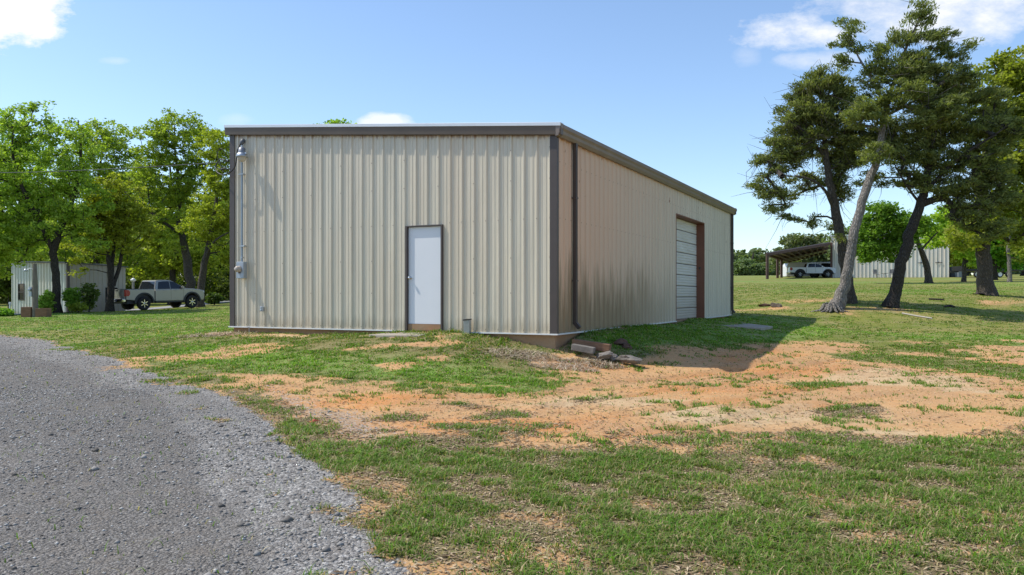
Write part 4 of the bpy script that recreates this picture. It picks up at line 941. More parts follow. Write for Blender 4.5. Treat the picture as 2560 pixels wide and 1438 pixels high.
# ------------------------------------------------------------------ right-hand trees
CED = dict(ll=.16, lw=.045, crad=.38, flat=.45, spray=.8)
GC = 'cedars leaning together beside the workshop'
tree('cedar_tree', 'tallest cedar, with a silvery bare trunk leaning right from the old stump', 'tree', (2095,772,34),
     [[(2090,772,0,.26),(2108,720,0,.235),(2124,650,0,.20),(2142,560,0,.19),(2166,470,0,.175),(2196,390,0,.15),(2212,310,.2,.12),(2232,230,.2,.09),(2262,140,.2,.06),(2296,50,0,.035),(2300,10,0,.015)],
      [(2218,260,.2,.07),(2180,200,0,.05),(2140,130,0,.035),(2115,60,0,.015)],[(2215,290,.2,.06),(2290,250,0,.045),(2340,215,-.3,.025)]],
     [(2300,35,38,34),(2265,90,40,30),(2330,95,58,26),(2372,130,48,22),(2410,105,26,10),(2120,65,30,28),(2112,110,36,22),(2110,152,40,18),(2190,135,46,22),(2230,175,70,28),(2300,160,70,30),(2350,190,60,26),(2170,200,50,22),(2400,165,40,20),
      (2250,250,70,40,-.5),(2150,290,60,40,-.5),(2330,280,60,45,-.5),(2160,400,45,30,-1),(2190,350,55,45,1),(2230,340,75,45,1.2),(2290,200,60,40),(2180,260,50,35,.5),(2410,200,40,25),(2160,440,30,18,.5)],
     460, 120, bark_=M['bark_grey'], leaf_=M['leaf_cedar'], seed=41, group=GC, tipr=.014, bare=150, trunksides=14, depthk=.9, **CED)
tree('cedar_tree', 'cedar with brown trunk leaning left and a wide crown drooping toward the workshop', 'tree', (2112,768,35.5),
     [[(2122,768,0,.26),(2118,700,0,.24),(2106,620,0,.22),(2092,540,0,.20),(2076,470,0,.17),(2066,400,0,.13),(2062,330,0,.09),(2070,250,0,.05),(2080,180,0,.02)],
      [(2085,520,0,.09),(2040,470,-.6,.06),(1980,450,-1,.04),(1930,450,-1,.02)],[(2066,400,0,.07),(2010,340,-.4,.05),(1960,310,-.6,.025)]],
     [(2060,200,50,34),(2010,240,45,35),(1985,290,50,40),(2050,290,60,45),(2100,240,50,40),(1955,350,42,36),(1945,410,40,34),(1985,380,45,40),(1905,455,30,20),(1930,480,42,22),(1945,515,36,16),(1985,545,34,13),(2030,555,30,14),(2100,330,50,40),(2020,350,50,40),
      (1880,460,22,12),(1905,395,25,25),(2120,390,55,45,.8),(2100,450,40,30,.8),(2130,480,30,22,1),(2040,440,45,25,1.5),(1990,480,35,20,1.2),(2075,590,18,18,-1),(2090,560,22,18,.8)],
     580, 95, bark_=M['bark_oak'], leaf_=M['leaf_cedar'], seed=42, group=GC, tipr=.015, bare=650, trunksides=14, depthk=1., **CED)
tree('cedar_tree', 'dark cedar with a rough blackish trunk leaning right, third from the workshop', 'tree', (2228,772,34.5),
     [[(2226,772,0,.26),(2240,720,0,.24),(2258,640,0,.23),(2282,560,0,.21),(2305,500,0,.18),(2318,430,0,.15),(2335,350,0,.11),(2350,280,0,.06),(2360,210,0,.03)],
      [(2310,480,0,.10),(2380,400,-.6,.07),(2450,350,-1,.04),(2490,320,-1,.02)],[(2300,510,0,.06),(2240,460,-.7,.04),(2215,420,-.8,.02)]],
     [(2350,240,75,45),(2420,230,60,45),(2290,310,75,45),(2380,320,85,55),(2460,320,55,60),(2240,390,60,40),(2330,400,80,45),(2430,410,75,50),(2500,420,40,60),(2270,450,60,30),(2400,480,75,45),(2480,490,55,40),(2200,440,35,25),(2410,540,55,30),(2480,560,50,40),(2490,250,35,45),(2520,330,40,60),(2330,470,55,35),(2300,360,60,40),(2520,480,30,50)],
     720, 95, bark_=M['bark_dark'], leaf_=M['leaf_cedar'], seed=43, group=GC, tipr=.014, bare=320, trunksides=14, depthk=.9, **CED)
tree('oak_tree', 'big tree with a thick straight brown trunk and flared base at the right', 'tree', (2465,738,42),
     [[(2465,738,0,.42),(2462,690,0,.36),(2460,620,0,.34),(2456,560,0,.32),(2458,480,0,.26),(2465,380,0,.18),(2480,260,0,.10),(2490,180,0,.04)],[(2455,600,0,.13),(2420,555,-1,.09),(2390,520,-1.5,.05)]],
     [(2530,180,85,50),(2470,240,60,50),(2620,230,90,80),(2560,300,90,70),(2500,400,80,60),(2600,420,80,80),(2540,500,80,50),(2440,570,70,35),(2530,590,70,35),(2640,560,80,60),(2400,610,45,22)], 520, 75, bark_=M['bark_oak'], leaf_=M['leaf_oak'], seed=44, ll=.2, lw=.13, crad=.6, flat=.55, trunksides=16)
tree('maple_tree', 'small tree with a bright lime green crown in front of the far white building', 'tree', (2320,711,60),
     [[(2322,711,0,.25),(2316,660,0,.22),(2300,620,0,.17),(2288,590,0,.12),(2270,560,0,.07),(2240,540,0,.03)],[(2303,625,0,.08),(2330,595,0,.06),(2345,580,0,.03)]],
     [(2210,545,50,38),(2170,570,40,35),(2260,570,50,40),(2180,620,48,32),(2240,610,45,35),(2160,650,26,14),(2230,640,40,14),(2300,560,40,30),(2200,520,30,16)], 360, 70, bark_=M['bark_oak'], leaf_=M['leaf_lime'], seed=45, ll=.19, lw=.12, crad=.6, flat=.55)
GR = 'trees shading the yard beyond the thick trunk'
tree('oak_tree', 'thin-trunked tree between the lime green tree and the thick brown trunk', 'tree', (2410,708,62),
     [[(2410,708,0,.16),(2410,660,0,.14),(2412,620,0,.12),(2408,580,0,.10),(2405,520,0,.05)]],
     [(2380,580,60,30),(2420,620,40,28),(2350,600,40,22),(2430,660,24,12),(2400,540,60,30),(2450,600,30,25)], 200, 60, bark_=M['bark_oak'], leaf_=M['leaf_yel'], seed=46, group=GR, ll=.22, lw=.15, crad=.6, flat=.5)
tree('oak_tree', 'dark-trunked tree just right of the thick brown trunk', 'tree', (2486,703,68),
     [[(2486,703,0,.22),(2486,660,0,.2),(2484,600,0,.15),(2480,540,0,.06)]],
     [(2500,600,60,40),(2460,640,40,25),(2540,630,50,30),(2510,560,60,40),(2520,665,40,10)], 230, 60, bark_=M['bark_dark'], leaf_=M['leaf_lime'], seed=47, group=GR, ll=.26, lw=.17, crad=.65, flat=.5)
tree('oak_tree', 'pale slim trunk tree nearest to the right edge of the view', 'tree', (2524,704,60),
     [[(2524,704,0,.14),(2523,660,0,.14),(2521,620,0,.13),(2530,560,0,.10),(2540,480,0,.05)]],
     [(2560,560,50,40),(2590,620,60,40),(2540,500,60,50),(2600,500,60,60)], 200, 60, bark_=M['bark_grey'], leaf_=M['leaf_oak'], seed=48, group=GR, ll=.24, lw=.16, crad=.65, flat=.5)
for i, (px, py, Y, blobs, lm, lab) in enumerate([
        (2000,690,135,[(2010,612,60,30),(1965,645,40,28),(2060,640,50,30),(2010,660,80,24)],'leaf_far','round pale oak behind the brown carport'),
        (1880,692,200,[(1860,668,30,20),(1900,675,30,16),(1880,680,40,12)],'leaf_far','small far tree in the gap between workshop and carport'),
        (2120,690,130,[(2120,620,50,40),(2160,600,50,40)],'leaf_far','far tree rising behind the left end of the white building'),
        (2420,692,120,[(2440,640,60,40),(2380,600,60,40),(2480,600,60,50),(2440,560,60,40)],'leaf_oak','tree behind the right end of the white building'),
        (2560,692,115,[(2540,620,60,50),(2600,600,70,70),(2560,540,60,50),(2580,660,60,20)],'leaf_dark','dark tree behind the black trailer'),
        (2700,692,110,[(2680,600,80,80),(2720,520,80,80)],'leaf_oak','tree beyond the right edge of the view')]):
    tree('oak_tree', lab, 'tree', (px,py,Y), [[(px,py,0,.4),(px,py-25,0,.3),(px+4,py-60,0,.15)]], blobs, 260, 50, bark_=M['bark_dark'], leaf_=M[lm], seed=80+i, group='trees beyond the white building', ll=.5, lw=.35, crad=1.3, flat=.6)
# old stump at the foot of the silver trunk, with roots
p = gl(2078, 776); stp = empty('tree_stump', p, 0, 'weathered grey stump with ragged roots at the foot of the silver trunk', 'stump')
mb = MB(); r_ = random.Random(3)
for k in range(16):
    a = 2*PI*k/16+r_.uniform(-.1,.1); q = r_.uniform(.24,.34); hh_ = r_.uniform(.22,.36)
    mb.tube([(math.cos(a)*q*.8, math.sin(a)*q*.8, hh_), (math.cos(a)*q, math.sin(a)*q, hh_*.5), (math.cos(a)*(q+.12), math.sin(a)*(q+.12), 0), (math.cos(a)*(q+.28+r_.random()*.3), math.sin(a)*(q+.28), -.06)], [.05,.075,.06,.02], 6)
mb.lathe([(0,.25),(.2,.27),(.27,.26),(.28,.0)], 14); mb.obj('roots', M['bark_grey'], stp)
def stick(pts, rr, mat, lab, name='fallen_branch'):
    c = [gl(*q, .03) for q in pts]; mb = MB(); mb.tube(cat(c, 5), rr, 6); return tag(mb.obj(name, mat), lab, 'branch', 'dead wood under the trees')
pale_w = simple('bleached_wood', (.42,.38,.32), .8)
stick([(2255,786),(2290,792),(2330,799)], .035, pale_w, 'pale bleached branch lying in the grass below the dark leaning trunk')
stick([(2322,750),(2345,751),(2360,752)], .05, M['bark_dark'], 'dark fallen branch lying left of the thick brown trunk')
stick([(2362,769),(2375,767),(2385,770)], .06, M['bark_dark'], 'short dark branch on bare soil between the two right trunks')
# ------------------------------------------------------------------ shed on the left
SX, SY = -27.9, 50.; SZ = .35
Sh = empty('metal_shed', (SX, SY, SZ), BANG, 'small pale ribbed metal shed half hidden behind trees', 'shed')
PRS = [(-.05,0),(-.02,.035),(.02,.035),(.05,0)]
sw = wallmat('shed_panel', False, (.52,.55,.52)); sw2 = simple('shed_side_paint', (.40,.37,.31), .6, 0, .2, .8)
sh_t = lambda s: 3.25-(s)*.03
WO = (-5.0,-4.45,.95,1.95)
mb = MB(); panel(mb, -5.8, 0, sh_t, [WO], lambda s, d, z: (s, -d, z), 0, 0, PRS, .3); mb.obj('front_wall', sw, Sh, fix=False)
OO = (2.6,3.5,.75,1.75)
mb = MB(); panel(mb, 0, 4.1, lambda s: 3.25+.02*s if s < 2.4 else 3.3-.09*(s-2.4), [OO], lambda s, d, z: (d, s, z), 0, 0, PRS, .3); mb.obj('side_wall', sw2, Sh, fix=False)
mb = MB(); mb.box((-5.75,4.05,0),(-.05,4.1,3.1)); mb.box((-5.8,.05,0),(-5.75,4.05,3.3)); mb.obj('rear_wall', sw2, Sh)
mb = MB(); mb.add([(-6.0,-.3,3.45),(.15,-.3,3.27),(.15,4.2,3.12),(-6.0,4.2,3.3),(-6.0,-.3,3.51),(.15,-.3,3.33),(.15,4.2,3.18),(-6.0,4.2,3.36)], [(3,2,1,0),(4,5,6,7),(0,1,5,4),(1,2,6,5),(2,3,7,6),(3,0,4,7)]); mb.obj('roof', simple('shed_roof', (.08,.09,.11), .6), Sh)
mb = MB(); mb.box((-5.0,.0,.95),(-4.45,.03,1.95)); w_ = mb.obj('window', M['glass_dark'], Sh)
mb = MB(); mb.box((-5.04,-.05,.9),(-4.41,-.01,.95)); mb.box((-5.04,-.05,1.95),(-4.41,-.01,2.0)); mb.box((-5.0,-.05,1.43),(-4.45,-.01,1.47)); mb.box((-5.04,-.05,.95),(-5.0,-.01,1.95)); mb.box((-4.45,-.05,.95),(-4.41,-.01,1.95)); mb.obj('window_frame', M['trim'], w_)
mb = MB(); mb.box((-.06,2.6,.75),(-.03,3.5,1.75)); mb.obj('window', simple('dark_opening', (.01,.01,.01), .8), Sh)
mb = MB(); mb.box((-.07,-.08,0),(.06,-.04,3.2)); mb.box((.04,-.04,0),(.08,.08,3.2)); mb.obj('corner_trim', M['trim'], Sh)
# pole with meter, and two planters
px_, py_ = at(88,793,41)[:2]; po = empty('utility_pole', (px_, py_, hg(px_, py_)), 0, 'short weathered wooden pole with a meter and lamp arm, between two brown planters', 'pole')
MB().tube([(0,0,-.1),(.0,0,1.4),(-.02,0,2.75)], [.14,.13,.09], 12).obj('post', M['pole'], po)
MB().box((-.30,-.08,1.05),(-.14,.06,1.55)).lathe([(0,.1),(.07,.1),(.08,0)], 12, Matrix.Translation((-.22,-.08,1.4))@Matrix.Rotation(PI/2,4,'X')).obj('meter', M['galv'], po, .01)
MB().tube([(-.05,0,2.45),(-.25,-.05,2.5),(-.42,-.08,2.42)], .02, 6).obj('arm', M['galv'], po)
MB().lathe([(0,.1),(.05,.09),(.13,-.03),(.12,-.03),(0,-.02)], 12, Matrix.Translation((-.45,-.08,2.38))).obj('lamp_head', M['galv'], po)
for k, (dx, w_, lab) in enumerate([(-.40,.5,'weathered brown planter box left of the wooden pole'),(.37,.55,'darker brown planter box right of the wooden pole')]):
    x = px_+dx; y = py_+.1; pl = empty('planter_box', (x, y, hg(x, y)), .1*k, lab, 'planter', 'planters at the pole foot'); mb = MB(); hh_ = .52-.08*k
    a = w_/2
    mb.box((-a,-a,-.05),(a,-a+.05,hh_)); mb.box((-a,a-.05,-.05),(a,a,hh_)); mb.box((-a,-a+.05,-.05),(-a+.05,a-.05,hh_)); mb.box((a-.05,-a+.05,-.05),(a,a-.05,hh_))
    mb.obj('box', M['timber'], pl, .01); MB().box((-a+.05,-a+.05,0),(a-.05,a-.05,hh_-.08)).obj('soil', M['clay'], pl)
# lamp post behind truck
v = at(333,760,60); lp = empty('lamp_post', (v.x, v.y, hg(v.x, v.y)), 0, 'slim grey post with a small white cap, behind the silver truck bed', 'post')
MB().tube([(0,0,-.1),(0,0,2.15)], .09, 8).obj('post', simple('post_grey', (.30,.28,.25), .8), lp); MB().lathe([(0,.28),(.06,.25),(.2,.14),(.2,.08),(.09,.0)], 14, Matrix.Translation((0,0,2.1))).obj('cap', M['white_metal'], lp)
v = at(24,790,43); mb = MB(); mb.tube([(v.x, v.y, hg(v.x, v.y)-.1), (v.x+.02, v.y, hg(v.x, v.y)+.62)], .04, 8); mb.tube([(v.x+.02, v.y, hg(v.x, v.y)+.6), (v.x+.02, v.y-.02, hg(v.x, v.y)+.7)], .06, 8); tag(mb.obj('marker_stake', M['white_metal']), 'short white stake standing left of the pale shed', 'stake')
# ------------------------------------------------------------------ pickup truck
def arc(cx, cz, r, a0, a1, n=12): return [(cx+r*math.cos(a), cz+r*math.sin(a)) for a in np.linspace(a0, a1, n)]
def carpaint(name, c, metal=.5):
    t = NT(name); v = t.obj(); z = t.n('SeparateXYZ', Vector=v).outputs[2]
    dk = t.ramp(t.math('ADD', z, t.math('MULTIPLY', t.noise(v, 3, 4), .5)), [(.5,.5),(1.,0)])
    return t.pbr(t.mix(dk, c, tuple(q*.75 for q in c)), .32, metal, None, Coat_Weight=.5)
tyre_m = simple('tyre', (.018,.017,.016), .85, 0, .3, 12); dkpl = simple('dark_plastic', (.03,.03,.031), .6)
def pickup(name, loc_, rz, label, paint, rimm):
    T = empty(name, loc_, rz, label, 'truck'); W = .93
    pj = lambda a, b, d: (a, d, b)
    # cab, doors and hood as one shell
    prof = [(-.76,.52),(1.17,.50)]+[(x, z) for x, z in arc(1.78,.43,.53,PI*.97,PI*.05,14)]+[(2.36,.52),(2.60,.50),(2.67,.62),(2.69,.85),(2.66,1.02),(2.58,1.13),(2.3,1.20),(1.9,1.245),(1.42,1.27),(-.76,1.225)]
    mb = MB(); ins = .0
    mb.prism(prof, -W, W, pj); mb.obj('body', paint, T, .045, seg=3)
    # bed
    bedp = [(-2.60,.66),(-2.06,.60)]+[(x, z) for x, z in arc(-1.47,.43,.56,PI*.93,PI*.07,14)]+[(-.79,.54),(-.79,1.265),(-2.60,1.285)]
    mb = MB(); mb.prism(bedp, -W, -W+.09, pj); mb.prism(bedp, W-.09, W, pj); mb.box((-.86,-W+.09,.62),(-.79,W-.09,1.26)); bd = mb.obj('cargo_bed', paint, T, .03)
    MB().box((-2.55,-W+.09,.72),(-.86,W-.09,.78)).obj('bed_floor', dkpl, bd)
    [MB().box((-2.6,a,1.27),(-.8,a+.065,1.30)).obj('rail_cap', dkpl, bd) for a in (-W+.02, W-.085)]
    tg_ = MB().box((-2.64,-W+.13,.72),(-2.56,W-.13,1.285)).box((-2.655,-W+.3,.86),(-2.64,W-.3,1.14)).obj('tailgate', paint, T, .02)
    MB().box((-2.66,-.12,1.17),(-2.641,.12,1.25)).obj('handle', dkpl, tg_)
    # cabin
    zb, zt = 1.215, 1.82; xb0, xb1, xt0, xt1 = -.76, 1.50, -.58, .42; yb, yt = .90, .72
    def cab(x, z, side, off=0.):
        q = (z-zb)/(zt-zb); return Vector((x, side*(yb+(yt-yb)*q+off), z))
    mb = MB(); prof = [(xb0,zb),(xb1,zb),(xt1+.15,zt-.10),(xt1,zt-.03),(.1,zt),(-.35,zt),(xt0,zt-.04)]
    L = [cab(x, z, -1) for x, z in prof]; Rr = [cab(x, z, 1) for x, z in prof]; k = len(prof)
    mb.add(L+Rr, [tuple(range(k)), tuple(range(2*k-1, k-1, -1))]+[(i, k+i, k+(i+1) % k, (i+1) % k) for i in range(k)]); cb = mb.obj('cabin', paint, T, .04, seg=3)
    for sd in (-1, 1):
        for wp_ in ([(-.56,1.26),(.28,1.26),(.28,1.73),(-.10,1.73),(-.43,1.69)], [(.33,1.26),(1.30,1.26),(.66,1.66),(.48,1.71),(.33,1.73)]):
            mb = MB(); a = [cab(x, z, sd, .010) for x, z in wp_]; b = [cab(x, z, sd, -.03) for x, z in wp_]; k = len(a)
            mb.add(a+b, [tuple(range(k)), tuple(range(2*k-1, k-1, -1))]+[(i, k+i, k+(i+1) % k, (i+1) % k) for i in range(k)]); mb.obj('side_window', M['glass_dark'], cb)
    def slope(x0, z0, x1, z1, z, off):
        q = (z-z0)/(z1-z0); return x0+(x1-x0)*q+off
    for (nm, x0, x1, off, za, zc, ya, yc) in (('rear_window', xb0, xt0, -.012, 1.30, 1.73, .76, .66), ('windscreen', xb1, xt1+.15, .016, 1.26, 1.70, .82, .70)):
        z1_ = zt-.04 if nm == 'rear_window' else zt-.10
        pts = [(slope(x0,zb,x1,z1_,za,off),-ya,za),(slope(x0,zb,x1,z1_,za,off),ya,za),(slope(x0,zb,x1,z1_,zc,off),yc,zc),(slope(x0,zb,x1,z1_,zc,off),-yc,zc)]
        in_ = [(p[0]+(.03 if nm == 'rear_window' else -.03), p[1], p[2]) for p in pts]
        MB().add(pts+in_, [(0,1,2,3),(7,6,5,4),(0,4,5,1),(1,5,6,2),(2,6,7,3),(3,7,4,0)]).obj(nm, M['glass_dark'], cb)
    for sd in (-1, 1):
        for x in (-.10, .62):
            MB().box((x-.1,min(sd*W,sd*(W+.03)),1.13),(x+.08,max(sd*W,sd*(W+.03)),1.17)).obj('door_handle', paint, T, .008)
        for x in (-.74, .31, 1.16): MB().box((x-.006, min(sd*(W-.01), sd*(W+.002)), .60), (x+.006, max(sd*(W-.01), sd*(W+.002)), 1.27)).obj('door_seam', dkpl, T)
        MB().box((1.02,min(sd*.90,sd*1.10),1.25),(1.14,max(sd*.90,sd*1.10),1.42)).obj('mirror', paint, T, .03)
        for cx_, r_o in ((-1.47, .56), (1.78, .54)):
            o_ = arc(cx_, .43, r_o+.085, PI*1.0, PI*.0, 16); i_ = arc(cx_, .43, r_o-.01, PI*.0, PI*1.0, 16)
            mb = MB(); mb.prism(o_+i_, sd*(W-.06), sd*(W+.045), pj); mb.obj('wheel_flare', dkpl, T, .01)
            Mw = Matrix.Translation((cx_, sd*(W-.10), .41))@Matrix.Rotation(-sd*PI/2, 4, 'X')
            wh = MB().lathe([(.25,-.13),(.36,-.13),(.405,-.09),(.41,0),(.405,.09),(.36,.13),(.26,.13),(.25,.10)], 28, Mw).obj('wheel', tyre_m, T)
            mb = MB(); mb.lathe([(.0,.03),(.24,.0),(.262,.11),(.27,.128),(.25,.12),(.235,.02)], 28, Mw); mb.obj('rim', dkpl, wh)
            mb = MB()
            for q in range(6):
                mb.box((-.026,.03,.07),(.026,.235,.112), 0, Mw@Matrix.Rotation(q*PI/3, 4, 'Z'))
            mb.lathe([(0,.125),(.055,.12),(.06,.07)], 12, Mw); mb.obj('spokes', rimm, wh)
        tl = arc(-2.50, 1.06, .14, 0, 2*PI, 14)[:-1]; tl = [(x, 1.06+(z-1.06)*1.35) for x, z in tl]
        mb = MB(); mb.box((-2.655,min(sd*(W-.14),sd*(W+.006)),.88),(-2.50,max(sd*(W-.14),sd*(W+.006)),1.25)); mb.prism([(x, z) for x, z in tl], sd*(W-.03), sd*(W+.008), pj)
        mb.obj('taillight', simple('red_lens', (.35,.015,.012), .2), T, .012)
        MB().box((2.56,min(sd*.62,sd*.92),.95),(2.685,max(sd*.62,sd*.92),1.10)).obj('headlight', simple('clear_lens', (.6,.62,.64), .15), T, .02)
    for a in (-W+.09, W-.40): MB().box((-2.06,a,.50),(-.88,a+.31,1.10)).obj('wheel_well', dkpl, bd)
    bmp = MB().box((-2.78,-W+.04,.54),(-2.62,W-.04,.70)).box((-2.80,-W+.1,.68),(-2.62,W-.1,.72)).obj('rear_bumper', M['chrome'], T, .02)
    MB().box((-2.795,-.17,.56),(-2.782,.17,.67)).obj('number_plate', simple('plate_grey', (.16,.17,.22), .5), bmp)
    MB().box((2.60,-.60,.72),(2.70,.60,1.10)).obj('grille', dkpl, T, .02)
    MB().box((-2.5,-.8,.42),(2.4,.8,.62)).obj('chassis', dkpl, T); [MB().box((-.7,a,.44),(1.12,a+.1,.53)).obj('side_step', dkpl, T) for a in (-W+.02, W-.12)]
    MB().tube([(-1.47,-.8,.41),(-1.47,.8,.41)], .06, 8).obj('axle', dkpl, T); MB().tube([(1.78,-.8,.41),(1.78,.8,.41)], .05, 8).obj('axle', dkpl, T)
    return T
th = math.radians(56.7)
# rear right wheel stands at (366,777)
zt_ = .62; ty = (EYE-zt_)*F/39.; wx = (366-1280)/F*ty
fx_, fy_ = math.cos(th), math.sin(th); rx_, ry_ = math.sin(th), -math.cos(th)
cx_ = wx+1.47*fx_-.85*rx_; cy_ = ty+1.47*fy_-.85*ry_
zc = max(hg(cx_-1.47*fx_+s*.85*rx_, cy_-1.47*fy_+s*.85*ry_) for s in (-1, 1)); zf = max(hg(cx_+1.78*fx_+s*.85*rx_, cy_+1.78*fy_+s*.85*ry_) for s in (-1, 1))
silver = carpaint('champagne_paint', (.31,.295,.27), .4)
tk = pickup('pickup_truck', (cx_, cy_, (zc*1.78+zf*1.47)/3.25+.03), th, 'silver beige crew cab pickup parked on the lane by the shed', silver, M['chrome'])
tk.scale = (1.04, 1.04, 1.04); tk.location.x -= .12
tk.rotation_euler = (0, -math.atan2(zf-zc, 3.25), th)
print('truck', cx_, cy_, zc, zf)
# ------------------------------------------------------------------ far right yard
def P3(px, Y, dz=0): x = (px-1280)/F*Y; return Vector((x, Y, hg(x, Y)+dz))
p = P3(2028, 98); pickup('pickup_truck', p+Vector((0,0,.03)), math.radians(-9), 'white crew cab pickup parked under the far carport', simple('white_paint', (.70,.72,.74), .3, 0, .04), M['galv'])
p = P3(2068, 103); dk = pickup('pickup_truck', p, math.radians(-30), 'black vehicle parked beyond the white truck under the carport', simple('black_paint', (.01,.01,.011), .25), dkpl)
# carport
cpb = P3(1918, 90); CP = empty('carport', cpb, 0, 'open brown steel carport with a sloping roof joined to the far white building', 'carport')
def rel(v): return tuple(Vector(v)-cpb)
A0 = at(1916,634,90); A1 = at(2074,607,95); B1 = at(2068,628,113); B0 = at(1972,652,115)
mid = lambda a, b, q: a.lerp(b, q)
mb = MB(); v = [A0, A1, B1, B0]; v2 = [q+Vector((0,0,.1)) for q in v]
mb.add([rel(q) for q in v+v2], [(3,2,1,0),(4,5,6,7),(0,1,5,4),(1,2,6,5),(2,3,7,6),(3,0,4,7)]); mb.obj('roof', simple('carport_sheet', (.30,.23,.21), .6), CP)
mb = MB()
def bar(a, b, w, h):
    a = Vector(a); b = Vector(b); d = b-a; Mx = Matrix.Translation(a)@d.to_track_quat('X', 'Z').to_matrix().to_4x4(); mb.box((0,-w/2,-h/2),(d.length,w/2,h/2), 0, Mx)
dn = Vector((0,0,-.14))
for a, b in ((A0,A1),(B0,B1),(A0,B0),(mid(A0,B0,.5),mid(A1,B1,.5))):
    mb = MB(); bar(rel(a+dn), rel(b+dn), .2, .28); mb.obj('beam', M['steel_brown'], CP)
for k in range(1, 9):
    mb = MB(); bar(rel(mid(A0,A1,k/9)+dn*1.3), rel(mid(B0,B1,k/9)+dn*1.3), .16, .2); mb.obj('purlin', M['steel_brown'], CP)
for q in (A0, mid(A0,B0,.40), mid(A0,B0,.58), mid(A0,B0,.96)):
    x, y = q.x+.1, q.y; z = hg(x, y); mbb = MB(); mbb.box(rel((x-.13,y-.13,z-.1)), rel((x+.13,y+.13,q.z-.1))); mbb.obj('post', M['steel_brown'], CP)
# white building
wa = P3(2078, 97); wb = P3(2372, 91); wd = (wb-wa); WL = wd.length; wang = math.atan2(wd.y, wd.x)
WB = empty('metal_barn', wa-Vector((0,0,.25)), wang, 'wide white ribbed metal building across the far lawn', 'building')
PRB = [(-.07,0),(-.03,.06),(.03,.06),(.07,0)]
bm_ = wallmat('barn_panel', False, (.62,.60,.55), False)
mb = MB(); panel(mb, 0, WL, lambda s: 5.3, [], lambda s, d, z: (s, -d, z), 0, 0, PRB, .42); mb.obj('front_wall', bm_, WB, fix=False)
mb = MB(); panel(mb, 0, 6, lambda s: 5.0, [], lambda s, d, z: (-d, 6-s, z), 0, 0, PRB, .42); panel(mb, 0, 6, lambda s: 5.0, [], lambda s, d, z: (WL+d, s, z), 0, 0, PRB, .42); mb.box((0,5.9,0),(WL,6,5.0)); mb.obj('end_wall', bm_, WB, fix=False)
MB().prism([(-.1,5.31),(6.1,5.0),(6.1,5.12),(-.1,5.43)], -.1, WL+.1, lambda a, b, d: (d, a, b)).obj('roof', M['roof_edge'], WB)
MB().box((-.08,-.09,0),(.16,-.065,4.55)).box((-.1,-.065,0),(-.065,.2,4.55)).obj('corner_trim', M['steel_brown'], WB)
for s0 in (9.4, 11.2):
    MB().box((s0,-.12,1.85),(s0+.7,-.08,1.92)).box((s0+.3,-.1,1.88),(s0+.4,-.08,1.98)).obj('wall_hinge', M['black'], WB)
# enclosed trailer under carport
p = P3(1966, 106); ET = empty('cargo_trailer', p, math.radians(-2), 'long white enclosed trailer with a rounded end under the far carport', 'trailer')
MB().prism([(0,.15),(.05,1.5),(.35,1.95),(.7,2.0),(6.6,2.1),(6.6,.15)], 0, 2.2, lambda a, b, d: (a, d, b)).obj('body', simple('trailer_white', (.62,.62,.61), .4), ET, .06)
MB().box((1.0,-.015,.35),(1.3,0,.75)).obj('hatch', M['black'], ET)
MB().lathe([(0,.1),(.3,.1),(.33,0)], 16, Matrix.Translation((3.4,.0,.33))@Matrix.Rotation(PI/2,4,'X')).obj('wheel', tyre_m, ET)
# chairs, table, bins by the white wall
def chair(px, lab, rz):
    p = P3(px, 90.0); T = empty('lawn_chair', p, rz, lab, 'chair', 'chairs by the white barn wall'); pl = simple('chair_grey', (.22,.20,.19), .6)
    MB().box((-.25,-.25,.4),(.25,.25,.45)).obj('seat', pl, T); MB().box((-.25,.22,.5),(.25,.26,.98)).obj('backrest', pl, T)
    for a in (-.22, .22):
        for b in (-.22, .22): MB().tube([(a,b,-.03),(a,b,.42 if b < 0 else .95)], .02, 6).obj('leg', pl, T)
    for a in (-.25, .25): MB().box((a-.03,-.22,.62),(a+.03,.22,.65)).obj('armrest', pl, T)
chair(2191, 'left of two grey chairs against the far white wall', .3); chair(2231, 'right of two grey chairs against the far white wall', -.3)
p = P3(2212, 90.0); T = empty('patio_table', p, 0, 'small low table between the two grey chairs', 'table'); MB().lathe([(0,.52),(.35,.52),(.35,.48),(0,.48)], 16).obj('tabletop', M['trim'], T)
for a in (0, 2.1, 4.2): MB().tube([(.25*math.cos(a),.25*math.sin(a),-.03),(.1*math.cos(a),.1*math.sin(a),.5)], .02, 6).obj('leg', M['trim'], T)
def bin_(px, Y, w, h, mat, lab):
    p = P3(px, Y); T = empty('trash_bin', p, .2, lab, 'bin', 'bins at the barn end')
    mb = MB(); v = [(-w*.42,-w*.42,0),(w*.42,-w*.42,0),(w*.42,w*.42,0),(-w*.42,w*.42,0),(-w/2,-w/2,h),(w/2,-w/2,h),(w/2,w/2,h),(-w/2,w/2,h)]
    mb.add(v, [(3,2,1,0),(4,5,6,7),(0,1,5,4),(1,2,6,5),(2,3,7,6),(3,0,4,7)]); mb.obj('bin_body', mat, T, .03)
    MB().box((-w*.54,-w*.56,h),(w*.54,w*.54,h+.06)).obj('lid', mat, T, .02)
    MB().tube([(-w*.4,w*.5,.12),(w*.4,w*.5,.12)], .11, 10).obj('wheels', tyre_m, T)
bin_(2378, 92, .75, 1.12, simple('bin_grey', (.06,.065,.075), .5), 'larger dark grey wheeled bin at the right end of the white barn')
bin_(2397, 91, .62, .95, simple('bin_light', (.20,.22,.25), .5), 'smaller light grey bin right beside the dark one')
